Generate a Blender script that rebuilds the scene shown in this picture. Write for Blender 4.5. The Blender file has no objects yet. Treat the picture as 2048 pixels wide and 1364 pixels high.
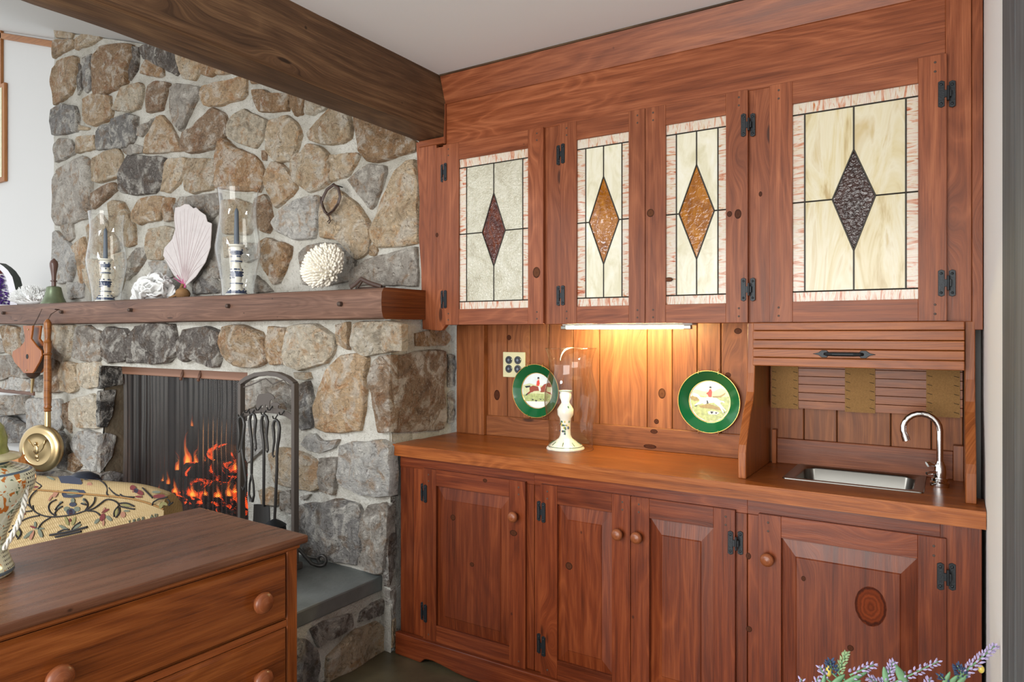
import bpy, math, random
from mathutils import Vector, noise as mnoise

# ------------------------------------------------------------------ camera, world, light, exposure
SC = bpy.context.scene
COL = SC.collection
F_PX, CX, HZ, CAM_H = 1387.0, 1024.0, 665.0, 1.40
TH = math.atan(881 / 1387.0)
cs, sn = math.cos(TH), math.sin(TH)
cam_d = bpy.data.cameras.new('camera')
cam = bpy.data.objects.new('camera', cam_d)
COL.objects.link(cam)
cam.location = (0, 0, CAM_H)
cam.rotation_euler = (math.pi / 2, 0, TH)
cam_d.sensor_width = 36.0
cam_d.lens = 36.0 * F_PX / 2048.0
cam_d.shift_y = -(682.0 - HZ) / 2048.0
cam_d.clip_start = 0.02
SC.camera = cam
SC.view_settings.view_transform = 'Standard'
SC.view_settings.look = 'None'
SC.view_settings.exposure = 0.40
SC.view_settings.gamma = 1.0
SC.view_settings.use_curve_mapping = False

W = bpy.data.worlds.new('world')
SC.world = W
W.use_nodes = True
W.node_tree.nodes['Background'].inputs[0].default_value = (0.93, 0.97, 1.0, 1)
W.node_tree.nodes['Background'].inputs[1].default_value = 1.15


def area_light(name, loc, target, sx, sy, power, col):
    d = bpy.data.lights.new(name, 'AREA')
    d.shape = 'RECTANGLE'; d.size = sx; d.size_y = sy; d.energy = power; d.color = col
    o = bpy.data.objects.new(name, d)
    COL.objects.link(o)
    o.location = loc
    o.rotation_euler = (Vector(target) - Vector(loc)).to_track_quat('-Z', 'Y').to_euler()
    return o


# tall windows of the room behind the camera, and the window in the gable of the vaulted room
area_light('window_light_behind', (-0.9, -3.0, 1.3), (-1.2, 2.4, 1.9), 3.4, 2.2, 165, (1.0, 0.97, 0.92))
area_light('window_light_vault', (-2.9, -2.2, 3.3), (-3.4, 2.3, 0.9), 1.6, 1.0, 310, (0.88, 0.94, 1.0))

# ------------------------------------------------------------------ measuring: a pixel of the 2048x1364 photograph -> a point on a real plane


def ray(u, v):
    x = (u - CX) / F_PX
    return Vector((x * cs - sn, x * sn + cs, (HZ - v) / F_PX))


def onY(u, v, Y):
    r = ray(u, v); t = Y / r.y
    return Vector((r.x * t, Y, CAM_H + r.z * t))


def onX(u, v, X):
    r = ray(u, v); t = X / r.x
    return Vector((X, r.y * t, CAM_H + r.z * t))


def onZ(u, v, Z):
    r = ray(u, v); t = (Z - CAM_H) / r.z
    return Vector((r.x * t, r.y * t, Z))


def onP(u, v, p, n):
    r = ray(u, v); c = Vector((0, 0, CAM_H))
    return c + r * ((Vector(p) - c).dot(n) / r.dot(n))


# ------------------------------------------------------------------ materials
RND = random.Random(7)


def S(r, g, b):
    f = lambda c: (c / 255.0 / 12.92) if c / 255.0 <= 0.04045 else ((c / 255.0 + 0.055) / 1.055) ** 2.4
    return (f(r), f(g), f(b), 1.0)


class NT:
    def __init__(s, name):
        s.m = bpy.data.materials.new(name); s.m.use_nodes = True
        s.t = s.m.node_tree; s.t.nodes.clear()
        s.out = s.n('ShaderNodeOutputMaterial')

    def n(s, typ, **kw):
        nd = s.t.nodes.new(typ)
        for k, v in kw.items():
            if k.startswith('i_'):
                nd.inputs[k[2:].replace('_', ' ')].default_value = v
            else:
                setattr(nd, k, v)
        return nd

    def l(s, a, b):
        s.t.links.new(a, b)

    def math(s, op, a, b=None, c=None):
        nd = s.n('ShaderNodeMath', operation=op)
        for i, x in enumerate((a, b, c)):
            if x is None: continue
            if isinstance(x, (int, float)): nd.inputs[i].default_value = x
            else: s.l(x, nd.inputs[i])
        return nd.outputs[0]

    def mapping(s, vec, scale=(1, 1, 1), loc=(0, 0, 0)):
        nd = s.n('ShaderNodeMapping')
        nd.inputs['Scale'].default_value = scale; nd.inputs['Location'].default_value = loc
        s.l(vec, nd.inputs['Vector'])
        return nd.outputs[0]

    def noise(s, vec, scale, detail=3, rough=0.55, dist=0.0):
        nd = s.n('ShaderNodeTexNoise')
        nd.inputs['Scale'].default_value = scale; nd.inputs['Detail'].default_value = detail
        nd.inputs['Roughness'].default_value = rough; nd.inputs['Distortion'].default_value = dist
        s.l(vec, nd.inputs['Vector'])
        return nd.outputs[0]

    def ramp(s, fac, stops):
        nd = s.n('ShaderNodeValToRGB')
        e = nd.color_ramp.elements
        while len(e) < len(stops): e.new(0.5)
        for i, (p, c) in enumerate(stops):
            e[i].position = p; e[i].color = c if len(c) == 4 else (*c, 1)
        s.l(fac, nd.inputs[0])
        return nd.outputs[0]

    def sstep(s, x, a, b):
        nd = s.n('ShaderNodeMapRange', interpolation_type='SMOOTHSTEP')
        nd.inputs['From Min'].default_value = a; nd.inputs['From Max'].default_value = b
        s.l(x, nd.inputs['Value'])
        return nd.outputs[0]

    def mix(s, fac, a, b, blend='MIX'):
        nd = s.n('ShaderNodeMix', data_type='RGBA', blend_type=blend)
        for sock, x in ((nd.inputs['Factor'], fac), (nd.inputs['A'], a), (nd.inputs['B'], b)):
            if sock.name == 'Factor' and sock.type != 'VALUE': continue
            if isinstance(x, (int, float, tuple)): sock.default_value = x
            else: s.l(x, sock)
        for sock in nd.inputs:
            if sock.type == 'RGBA' and sock.name in 'AB':
                x = a if sock.name == 'A' else b
                if isinstance(x, tuple): sock.default_value = x
                else: s.l(x, sock)
        return [o for o in nd.outputs if o.type == 'RGBA'][0]

    def bump(s, h, strength=0.3, dist=0.003):
        nd = s.n('ShaderNodeBump'); nd.inputs['Strength'].default_value = strength; nd.inputs['Distance'].default_value = dist
        s.l(h, nd.inputs['Height'])
        return nd.outputs[0]

    def pbsdf(s, col=None, rough=0.5, metal=0.0, spec=0.5, normal=None, **kw):
        p = s.n('ShaderNodeBsdfPrincipled')
        if col is not None:
            if isinstance(col, tuple): p.inputs['Base Color'].default_value = col
            else: s.l(col, p.inputs['Base Color'])
        if isinstance(rough, (int, float)): p.inputs['Roughness'].default_value = rough
        else: s.l(rough, p.inputs['Roughness'])
        p.inputs['Metallic'].default_value = metal
        p.inputs['Specular IOR Level'].default_value = spec
        if normal is not None: s.l(normal, p.inputs['Normal'])
        for k, v in kw.items(): p.inputs[k.replace('_', ' ')].default_value = v
        s.l(p.outputs[0], s.out.inputs[0])
        return p


def plain(name, col, rough=0.5, metal=0.0, spec=0.5, bscale=0, bstr=0.2, bdist=0.002, var=0.0, vscale=8):
    t = NT(name)
    tc = t.n('ShaderNodeTexCoord').outputs['Object']
    nrm = None; c = col
    if bscale: nrm = t.bump(t.noise(tc, bscale, 4), bstr, bdist)
    if var:
        k = t.noise(tc, vscale, 4)
        c = t.ramp(k, [(0.3, tuple(x * (1 - var) for x in col[:3])), (0.7, tuple(min(1, x * (1 + var)) for x in col[:3]))])
    t.pbsdf(c, rough, metal, spec, nrm)
    return t.m


def wood(name, dark, mid, light, rough=0.38, knots=0.5, ring=12.0, spec=0.4, contrast=1.0, spots=0.0):
    t = NT(name)
    uv = t.n('ShaderNodeUVMap', uv_map='UVMap').outputs[0]
    tone = t.n('ShaderNodeAttribute', attribute_name='tone').outputs['Fac']
    vor = t.n('ShaderNodeTexVoronoi', feature='F1'); vor.inputs['Scale'].default_value = 1.0
    t.l(t.mapping(uv, (2.1, 6.5, 1)), vor.inputs['Vector'])
    d = vor.outputs['Distance']
    sepc = t.n('ShaderNodeSeparateColor'); t.l(vor.outputs['Color'], sepc.inputs[0])
    has = t.math('GREATER_THAN', sepc.outputs[0], 1.0 - knots)
    near = t.math('MULTIPLY', t.math('SUBTRACT', 1.0, t.sstep(d, 0.0, 0.42)), has)
    swell = t.n('ShaderNodeCombineXYZ'); t.l(t.math('MULTIPLY', near, 0.055), swell.inputs[1])
    add = t.n('ShaderNodeVectorMath', operation='ADD'); t.l(uv, add.inputs[0]); t.l(swell.outputs[0], add.inputs[1])
    uv2 = add.outputs[0]
    n1 = t.noise(t.mapping(uv2, (1.5, 44, 1)), 1.0, 6, 0.66, 0.5)
    low = t.noise(t.mapping(uv2, (0.7, 0.45 * ring, 1)), 1.0, 2.5, 0.5, 0.3)
    wv0 = t.math('MULTIPLY_ADD', t.math('SINE', t.math('MULTIPLY', low, 11.0 * ring)), 0.5, 0.5)
    wv = t.math('POWER', wv0, 2.5)
    pale = t.math('POWER', t.math('SUBTRACT', 1.0, wv0), 9.0)
    fine = t.noise(t.mapping(uv2, (7, 260, 1)), 1.0, 3, 0.7)
    big = t.noise(t.mapping(uv, (1.3, 5, 1)), 1.0, 3, 0.6, 0.5)
    fac = t.math('ADD', t.math('ADD', t.math('MULTIPLY', n1, 0.55), t.math('MULTIPLY', wv, -0.045)),
                 t.math('ADD', t.math('MULTIPLY', fine, 0.34), t.math('MULTIPLY', big, 0.20)))
    k = 0.19 * contrast
    col = t.ramp(fac, [(0.525 - k, dark), (0.525, mid), (0.525 + k, light)])
    col = t.mix(t.math('MULTIPLY', t.math('MULTIPLY', pale, t.sstep(big, 0.42, 0.6)), 0.22), col, tuple(min(1, x * 1.35) for x in light[:3]) + (1,))
    kd = t.math('MULTIPLY', t.math('SUBTRACT', 1.0, t.sstep(d, 0.045, 0.085)), has)
    kc = tuple(x * 0.33 for x in dark[:3]) + (1,)
    col = t.mix(t.math('MULTIPLY', kd, 0.8), col, kc)
    if spots:
        v2 = t.n('ShaderNodeTexVoronoi', feature='F1'); v2.inputs['Scale'].default_value = 1.0
        t.l(t.mapping(uv, (14, 20, 1)), v2.inputs['Vector'])
        s2 = t.n('ShaderNodeSeparateColor'); t.l(v2.outputs['Color'], s2.inputs[0])
        sp = t.math('MULTIPLY', t.math('SUBTRACT', 1.0, t.sstep(v2.outputs['Distance'], 0.05, 0.12)), t.math('GREATER_THAN', s2.outputs[1], 1.0 - spots))
        col = t.mix(t.math('MULTIPLY', sp, 0.7), col, kc)
    hs = t.n('ShaderNodeHueSaturation'); t.l(tone, hs.inputs['Value']); t.l(col, hs.inputs['Color'])
    bmp = t.bump(t.math('ADD', t.math('MULTIPLY', n1, 0.6), t.math('MULTIPLY', fine, 0.5)), 0.25, 0.0022)
    r = t.math('ADD', t.math('MULTIPLY', n1, 0.18), rough - 0.09)
    t.pbsdf(hs.outputs[0], r, 0, spec, bmp)
    return t.m


M = {}
M['pine'] = wood('pine_stained', S(84, 40, 20), S(128, 68, 39), S(160, 96, 62), 0.40, 0.42, 11, spec=0.28, spots=0.05)
M['pine_red'] = wood('pine_stained_red', S(58, 21, 8), S(100, 42, 17), S(132, 66, 32), 0.33, 0.4, 10, spec=0.35, spots=0.04)
M['pine_back'] = wood('pine_panelling', S(84, 44, 22), S(126, 73, 40), S(156, 98, 58), 0.45, 0.4, 10, spec=0.25, spots=0.03)
M['oak'] = wood('oak_oiled', S(92, 43, 15), S(138, 74, 32), S(166, 99, 50), 0.33, 0.0, 16, spec=0.25)
M['oak_dark'] = wood('oak_dark', S(80, 36, 14), S(122, 63, 29), S(150, 88, 46), 0.34, 0.0, 14, spec=0.3)
M['beam'] = wood('beam_rough', S(46, 31, 20), S(98, 71, 49), S(146, 113, 80), 0.6, 0.4, 9, spec=0.3, contrast=1.1, spots=0.12)
M['mantel'] = wood('mantel_timber', S(66, 43, 33), S(104, 75, 61), S(132, 99, 82), 0.5, 0.3, 12, spec=0.25, spots=0.06)
M['dresser'] = wood('dresser_maple', S(70, 30, 10), S(120, 61, 24), S(152, 87, 41), 0.30, 0.1, 9, spec=0.4, spots=0.04)
M['dresser_top'] = wood('dresser_top', S(60, 33, 20), S(100, 62, 43), S(130, 88, 63), 0.28, 0.1, 9, spec=0.4, spots=0.04)
M['turned'] = wood('turned_wood', S(88, 48, 18), S(134, 80, 36), S(164, 106, 54), 0.32, 0.0, 14)
M['knobwood'] = wood('knob_wood', S(92, 46, 23), S(128, 70, 40), S(154, 94, 58), 0.32, 0.0, 16)
M['bellows_wood'] = wood('bellows_wood', S(96, 46, 12), S(146, 78, 24), S(168, 100, 40), 0.35, 0.0, 12)
M['greywood'] = wood('grey_weathered', S(58, 62, 64), S(88, 93, 96), S(116, 121, 124), 0.6, 0.1, 8, spec=0.2)
M['trimwood'] = wood('orange_trim', S(118, 68, 32), S(160, 104, 56), S(182, 126, 76), 0.5, 0.0, 12)


def knot_mat():
    t = NT('wood_knot')
    tc = t.n('ShaderNodeTexCoord').outputs['Generated']
    sb = t.n('ShaderNodeVectorMath', operation='SUBTRACT'); t.l(tc, sb.inputs[0]); sb.inputs[1].default_value = (.5, .5, .5)
    ln = t.n('ShaderNodeVectorMath', operation='LENGTH'); sc = t.n('ShaderNodeVectorMath', operation='MULTIPLY'); t.l(sb.outputs[0], sc.inputs[0]); sc.inputs[1].default_value = (2, 0, 2); t.l(sc.outputs[0], ln.inputs[0])
    d = t.math('ADD', ln.outputs['Value'], t.math('MULTIPLY', t.math('SUBTRACT', t.noise(tc, 5, 3), .5), .35))
    oi = t.n('ShaderNodeObjectInfo')
    rings = t.math('MULTIPLY_ADD', t.math('SINE', t.math('MULTIPLY', d, 26)), .18, .82)
    c = t.ramp(d, [(0.0, (.75, .7, .7)), (0.55, (1, 1, 1)), (0.8, (.75, .7, .66)), (0.93, (.3, .26, .24)), (1.0, (.55, .5, .46))])
    c = t.mix(1.0, c, oi.outputs['Color'], 'MULTIPLY')
    mm = t.n('ShaderNodeVectorMath', operation='SCALE'); t.l(c, mm.inputs[0]); t.l(rings, mm.inputs['Scale'])
    t.pbsdf(mm.outputs[0], .5, 0, .1)
    return t.m


M['knot'] = knot_mat()


def stone_mat():
    t = NT('field_stone')
    oi = t.n('ShaderNodeObjectInfo')
    tc = t.n('ShaderNodeTexCoord').outputs['Object']
    sc = t.n('ShaderNodeVectorMath', operation='SCALE'); sc.inputs[0].default_value = (37, 53, 71); t.l(oi.outputs['Random'], sc.inputs['Scale'])
    ad = t.n('ShaderNodeVectorMath', operation='ADD'); t.l(tc, ad.inputs[0]); t.l(sc.outputs[0], ad.inputs[1])
    v = ad.outputs[0]
    patch = t.noise(v, 8, 5, 0.62, 1.2)
    patch2 = t.noise(t.mapping(v, (1, 1, 1), (9, 4, 2)), 12, 4, 0.6, 0.8)
    crag = t.noise(v, 30, 6, 0.72, 2.2)
    grit = t.noise(v, 95, 3, 0.7, 0.6)
    strat = t.noise(t.mapping(v, (10, 10, 46)), 1.0, 4, 0.65, 1.5)
    base = oi.outputs['Color']
    light = t.mix(0.7, base, S(236, 230, 218))
    dark = t.mix(1.0, base, (0.32, 0.29, 0.27, 1), 'MULTIPLY')
    warm = t.mix(0.75, base, S(226, 176, 116), 'MULTIPLY')
    c = t.mix(t.math('MULTIPLY', t.sstep(patch, 0.48, 0.62), 0.8), base, light)
    c = t.mix(t.math('MULTIPLY', t.sstep(patch2, 0.50, 0.66), 0.75), c, warm)
    c = t.mix(t.math('MULTIPLY', t.sstep(patch, 0.45, 0.32), 0.55), c, dark)
    c = t.mix(t.math('MULTIPLY', t.sstep(crag, 0.45, 0.36), 0.8), c, dark)
    c = t.mix(t.math('MULTIPLY', t.sstep(crag, 0.54, 0.66), 0.6), c, light)
    c = t.mix(t.math('MULTIPLY', t.sstep(grit, 0.58, 0.70), 0.4), c, light)
    c = t.mix(t.math('MULTIPLY', t.sstep(strat, 0.57, 0.66), 0.3), c, dark)
    h = t.math('ADD', t.math('ADD', t.math('MULTIPLY', crag, 1.1), t.math('MULTIPLY', grit, 0.3)), t.math('ADD', t.math('MULTIPLY', strat, 0.35), t.math('MULTIPLY', patch, 0.8)))
    t.pbsdf(c, 0.72, 0, 0.35, t.bump(h, 1.0, 0.028))
    return t.m


M['stone'] = stone_mat()


def mortar_mat():
    t = NT('mortar')
    tc = t.n('ShaderNodeTexCoord').outputs['Object']
    a = t.noise(tc, 5, 5, 0.6); b = t.noise(tc, 60, 4, 0.7); c2 = t.noise(tc, 220, 2, 0.6)
    c = t.ramp(a, [(0.3, S(166, 160, 147)), (0.55, S(200, 196, 186)), (0.75, S(214, 212, 204))])
    c = t.mix(t.math('MULTIPLY', t.sstep(b, 0.45, 0.32), 0.5), c, S(128, 120, 106))
    t.pbsdf(c, 0.85, 0, 0.2, t.bump(t.math('ADD', t.math('MULTIPLY', b, 1.0), t.math('MULTIPLY', c2, 0.35)), 1.0, 0.014))
    return t.m


M['mortar'] = mortar_mat()
M['slate'] = plain('slate', S(104, 108, 106), 0.38, 0, 0.5, 14, 0.5, 0.006, 0.28, 5)
M['floor'] = plain('floor_slate', S(74, 66, 48), 0.30, 0, 0.5, 9, 0.35, 0.004, 0.35, 6)
M['sooty'] = plain('sooty_mortar', S(98, 88, 72), 0.85, 0, 0.2, 40, 0.7, 0.008, 0.25, 9)
M['rail_bronze'] = plain('copper_brown', S(146, 106, 84), 0.45, 0.2)
M['firebrick'] = plain('sooty_firebrick', S(46, 43, 42), 0.8, 0, 0.3, 30, 0.5, 0.006, 0.4, 10)
M['white'] = plain('white_paint', S(204, 202, 199), 0.7, 0, 0.3, 40, 0.05, 0.001)
M['white_lifted'] = plain('white_lifted', S(244, 244, 243), 0.6)  # white paint, brightness put into the colour because the right wall is weakly lit
M['ceil'] = plain('ceiling_paint', S(240, 241, 243), 0.8, 0, 0.2)
M['iron'] = plain('black_iron', S(38, 41, 44), 0.42, 0.6, 0.5, 160, 0.5, 0.0015)
M['toolmetal'] = plain('bronze_steel', S(84, 76, 70), 0.5, 0.2, 0.5)
M['tooliron'] = plain('forged_iron', S(70, 68, 66), 0.42, 0.6, 0.5, 90, 0.3, 0.001)
M['steel'] = plain('brushed_steel', S(150, 148, 142), 0.3, 1.0)
M['chrome'] = plain('chrome', S(232, 232, 232), 0.07, 1.0)
M['brass'] = plain('brass', S(188, 164, 122), 0.28, 1.0, 0.5, 20, 0.06, 0.002)
M['bell'] = plain('green_bronze', S(112, 122, 96), 0.34, 0.55, 0.5, 30, 0.1, 0.001, 0.15, 20)
M['darkturn'] = plain('dark_turned_wood', S(92, 66, 58), 0.3)
M['came'] = plain('lead_came', S(44, 40, 34), 0.45, 0.4)
M['peg'] = plain('peg_dark', S(70, 52, 42), 0.6)
M['white_china'] = plain('white_china', S(238, 236, 226), 0.12, 0, 0.6)
M['green_glaze'] = plain('green_glaze', S(16, 84, 48), 0.10, 0, 0.6)
M['gold'] = plain('gold_rim', S(206, 170, 100), 0.25, 0.9)
M['candle'] = plain('grey_blue_candle', S(98, 108, 122), 0.5)
M['leather'] = plain('brown_leather', S(66, 46, 36), 0.45, 0, 0.5, 90, 0.3, 0.001)
M['coral'] = plain('white_coral', S(236, 230, 216), 0.75, 0, 0.3, 60, 0.3, 0.003)
M['coralw'] = plain('chalk_coral', S(232, 232, 230), 0.7, 0, 0.3, 50, 0.4, 0.004)
M['seafan'] = plain('pink_sea_fan', S(196, 188, 186), 0.85, 0, 0.2, 30, 0.6, 0.004, 0.06, 20)
M['seafan_rib'] = plain('sea_fan_rib', S(180, 164, 164), 0.85)
M['seafan_base'] = plain('sea_fan_magenta', S(176, 84, 122), 0.8)
M['driftwood'] = plain('driftwood', S(132, 98, 62), 0.7, 0, 0.3, 40, 0.6, 0.005, 0.3, 14)
M['black'] = plain('soot_black', S(20, 19, 18), 0.7)
M['navy'] = plain('navy_iron', S(44, 50, 62), 0.35, 0.2)
M['plate_cream'] = plain('cream_plastic', S(206, 200, 158), 0.4)
M['socket'] = plain('socket_chrome', S(120, 126, 136), 0.25, 0.8)
M['webbing'] = plain('jute_webbing', S(142, 108, 68), 0.9, 0, 0.1, 260, 0.8, 0.002, 0.14, 300)
M['red'] = plain('paint_red', S(206, 62, 44), 0.3)
M['pblack'] = plain('paint_black', S(34, 34, 38), 0.3)
M['pwhite'] = plain('paint_white', S(232, 230, 222), 0.2)
M['pbrown'] = plain('paint_brown', S(140, 58, 36), 0.3)
M['psky'] = plain('paint_sky', S(206, 214, 220), 0.2, var=0.06, vscale=30)
M['pgrass'] = plain('paint_grass', S(168, 178, 118), 0.25, var=0.3, vscale=90)
M['phill'] = plain('paint_hill', S(196, 200, 158), 0.25, var=0.12, vscale=60)
M['pearth'] = plain('paint_earth', S(150, 128, 74), 0.25, var=0.2, vscale=90)
M['pflesh'] = plain('paint_flesh', S(206, 176, 150), 0.3)
M['pgreen'] = plain('paint_green', S(58, 104, 74), 0.2)
M['pblue'] = plain('paint_blue', S(58, 72, 104), 0.2)
M['pyellow'] = plain('paint_yellow', S(208, 186, 84), 0.2)
M['porange'] = plain('paint_orange', S(190, 98, 40), 0.2)


def glassy(name, cols, scale, streak, rough=0.12, bump=0.0, bscale=40, trans=0.0, spec=0.5, dist=1.5, coat=0.0):
    t = NT(name)
    uv = t.n('ShaderNodeUVMap', uv_map='UVMap').outputs[0]
    n = t.noise(t.mapping(uv, streak), scale, 4, 0.6, dist)
    k = len(cols)
    c = t.ramp(n, [(0.30 + 0.40 * i / max(1, k - 1), cols[i]) for i in range(k)])
    nrm = None
    if bump:
        tc = t.n('ShaderNodeTexCoord').outputs['Object']
        nrm = t.bump(t.noise(tc, bscale, 2, 0.5, 0.6), bump, 0.006)
    t.pbsdf(c, rough, 0, spec, nrm, Coat_Weight=coat)
    return t.m


M['g_cream'] = glassy('opal_glass_cream', [S(202, 196, 166), S(218, 214, 192), S(224, 222, 208)], 3.0, (2, 5, 1), 0.16, 0.12, 30, spec=0.35)
M['g_honey'] = glassy('opal_glass_honey', [S(176, 154, 108), S(204, 192, 154), S(212, 205, 180), S(192, 174, 132)], 2.2, (1.0, 4, 1), 0.2, 0.06, 14, dist=2.5, spec=0.35)
M['g_ripple'] = glassy('rippled_glass_cream', [S(170, 164, 142), S(190, 186, 166), S(200, 197, 180)], 3.0, (3, 3, 1), 0.12, 1.0, 105, spec=0.8)
M['g_pink'] = glassy('streaky_glass_pink', [S(168, 84, 52), S(196, 150, 124), S(208, 200, 188), S(204, 190, 168), S(178, 110, 70)], 3.0, (3, 17, 1), 0.16, 0.1, 40, spec=0.35)
M['g_amber'] = glassy('amber_glass', [S(122, 68, 8), S(150, 90, 14), S(174, 112, 24)], 3.0, (3, 8, 1), 0.12, 0.28, 60, spec=0.5)
M['g_red'] = glassy('redbrown_glass', [S(56, 20, 8), S(80, 32, 14), S(112, 54, 24)], 3.0, (3, 8, 1), 0.10, 0.9, 75, spec=0.4)
M['g_plum'] = glassy('plum_glass', [S(36, 20, 17), S(50, 29, 24), S(64, 40, 34)], 3.0, (3, 6, 1), 0.12, 0.7, 85, spec=0.45)


def clear_glass():
    t = NT('clear_glass')
    lw = t.n('ShaderNodeLayerWeight'); lw.inputs[0].default_value = 0.5
    fr = t.math('MULTIPLY_ADD', t.math('POWER', lw.outputs['Facing'], 2.3), 0.85, 0.05)
    tr = t.n('ShaderNodeBsdfTransparent'); tr.inputs[0].default_value = (0.965, 0.965, 0.945, 1)
    gl = t.n('ShaderNodeBsdfGlossy'); gl.inputs['Roughness'].default_value = 0.02
    mx = t.n('ShaderNodeMixShader')
    t.l(fr, mx.inputs[0]); t.l(tr.outputs[0], mx.inputs[1]); t.l(gl.outputs[0], mx.inputs[2])
    t.l(mx.outputs[0], t.out.inputs[0])
    return t.m


M['glass'] = clear_glass()


def emit(name, stops, strength, vert=True):
    t = NT(name)
    tc = t.n('ShaderNodeTexCoord')
    sp = t.n('ShaderNodeSeparateXYZ'); t.l(tc.outputs['Generated'], sp.inputs[0])
    n = t.noise(tc.outputs['Object'], 22, 3, 0.6, 1.0)
    f = t.math('ADD', sp.outputs[2], t.math('MULTIPLY', t.math('SUBTRACT', n, 0.5), 0.7))
    c = t.ramp(f, stops)
    e = t.n('ShaderNodeEmission'); t.l(c, e.inputs[0]); e.inputs[1].default_value = strength
    t.l(e.outputs[0], t.out.inputs[0])
    return t.m




def flame_vol(name, col, strength):
    t = NT(name)
    e = t.n('ShaderNodeEmission'); e.inputs[0].default_value = col; e.inputs[1].default_value = strength
    t.l(e.outputs[0], t.out.inputs['Volume'])
    return t.m


M['flame'] = flame_vol('flame_glow', S(255, 96, 26), 34)
M['flame_core'] = flame_vol('flame_core', S(255, 176, 70), 60)
M['tube_light'] = emit('lamp_tube', [(0.0, S(253, 240, 172)), (1.0, S(253, 240, 172))], 165)


def ember_log():
    t = NT('glowing_log')
    tc = t.n('ShaderNodeTexCoord').outputs['Object']
    n = t.noise(tc, 9, 5, 0.65, 1.0)
    g = t.sstep(n, 0.52, 0.66)
    c = t.ramp(n, [(0.3, S(16, 14, 13)), (0.6, S(52, 40, 34))])
    p = t.pbsdf(c, 0.9, 0, 0.2, t.bump(t.noise(tc, 25, 5), 0.8, 0.02))
    t.l(t.mix(g, (0, 0, 0, 1), S(255, 74, 20)), p.inputs['Emission Color'])
    p.inputs['Emission Strength'].default_value = 3.2
    return t.m


M['ember'] = ember_log()


def screen_mat():
    t = NT('chain_mesh')
    uv = t.n('ShaderNodeUVMap', uv_map='UVMap').outputs[0]
    sp = t.n('ShaderNodeSeparateXYZ'); t.l(uv, sp.inputs[0])
    k = 2 * math.pi / 0.0095
    a = t.math('SINE', t.math('MULTIPLY', t.math('ADD', sp.outputs[0], sp.outputs[1]), k))
    b = t.math('SINE', t.math('MULTIPLY', t.math('SUBTRACT', sp.outputs[0], sp.outputs[1]), k))
    wire = t.sstep(t.math('MAXIMUM', a, b), 0.10, 0.65)
    tr = t.n('ShaderNodeBsdfTransparent')
    p = t.n('ShaderNodeBsdfPrincipled')
    p.inputs['Base Color'].default_value = S(58, 57, 56); p.inputs['Metallic'].default_value = 0.6; p.inputs['Roughness'].default_value = 0.4
    mx = t.n('ShaderNodeMixShader')
    t.l(wire, mx.inputs[0]); t.l(tr.outputs[0], mx.inputs[1]); t.l(p.outputs[0], mx.inputs[2])
    t.l(mx.outputs[0], t.out.inputs[0])
    return t.m


M['screen'] = screen_mat()


def fabric_mat():
    t = NT('cream_woven_fabric')
    uv = t.n('ShaderNodeUVMap', uv_map='UVMap').outputs[0]
    ch = t.n('ShaderNodeTexBrick'); ch.inputs['Scale'].default_value = 34.0
    ch.inputs['Mortar Size'].default_value = 0.03
    ch.inputs['Color1'].default_value = S(164, 144, 108); ch.inputs['Color2'].default_value = S(155, 134, 97); ch.inputs['Mortar'].default_value = S(118, 98, 66)
    rot = t.n('ShaderNodeMapping'); rot.inputs['Rotation'].default_value = (0, 0, 0.6); t.l(uv, rot.inputs[0])
    t.l(rot.outputs[0], ch.inputs['Vector'])
    n = t.noise(uv, 400, 2, 0.6)
    t.pbsdf(ch.outputs['Color'], 0.9, 0, 0.15, t.bump(n, 0.4, 0.001))
    return t.m


M['fabric'] = fabric_mat()
M['yarn_black'] = plain('yarn_black', S(30, 27, 28), 0.9)
M['yarn_grey'] = plain('yarn_grey', S(88, 92, 78), 0.9)
M['yarn_red'] = plain('yarn_maroon', S(92, 34, 34), 0.9)
M['yarn_navy'] = plain('yarn_navy', S(40, 44, 58), 0.9)
M['yarn_rose'] = plain('yarn_rose', S(132, 92, 72), 0.9)
M['yarn_olive'] = plain('yarn_olive', S(110, 104, 64), 0.9)


def majolica():
    t = NT('majolica_glaze')
    tc = t.n('ShaderNodeTexCoord').outputs['Object']
    uv = t.n('ShaderNodeUVMap', uv_map='UVMap').outputs[0]
    sp = t.n('ShaderNodeSeparateXYZ'); t.l(uv, sp.inputs[0])
    u, v = sp.outputs[0], sp.outputs[1]
    base = S(222, 226, 204)
    # lattice of dark diamonds on parts of the girth
    a = t.math('SINE', t.math('MULTIPLY', t.math('ADD', u, v), 330)); b = t.math('SINE', t.math('MULTIPLY', t.math('SUBTRACT', u, v), 330))
    lat = t.sstep(t.math('MULTIPLY', a, b), 0.25, 0.5)
    zone = t.sstep(t.math('SINE', t.math('MULTIPLY_ADD', u, 16, -1.1)), 0.0, 0.1)
    c = t.mix(t.math('MULTIPLY', lat, zone), base, S(52, 56, 60))
    n = t.noise(tc, 34, 3, 0.6, 1.4)
    inv = t.math('SUBTRACT', 1.0, zone)
    c = t.mix(t.math('MULTIPLY', t.sstep(n, 0.57, 0.60), inv), c, S(196, 120, 54))
    c = t.mix(t.math('MULTIPLY', t.sstep(n, 0.40, 0.37), inv), c, S(88, 112, 88))
    t.pbsdf(c, 0.12, 0, 0.6)
    return t.m


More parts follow.
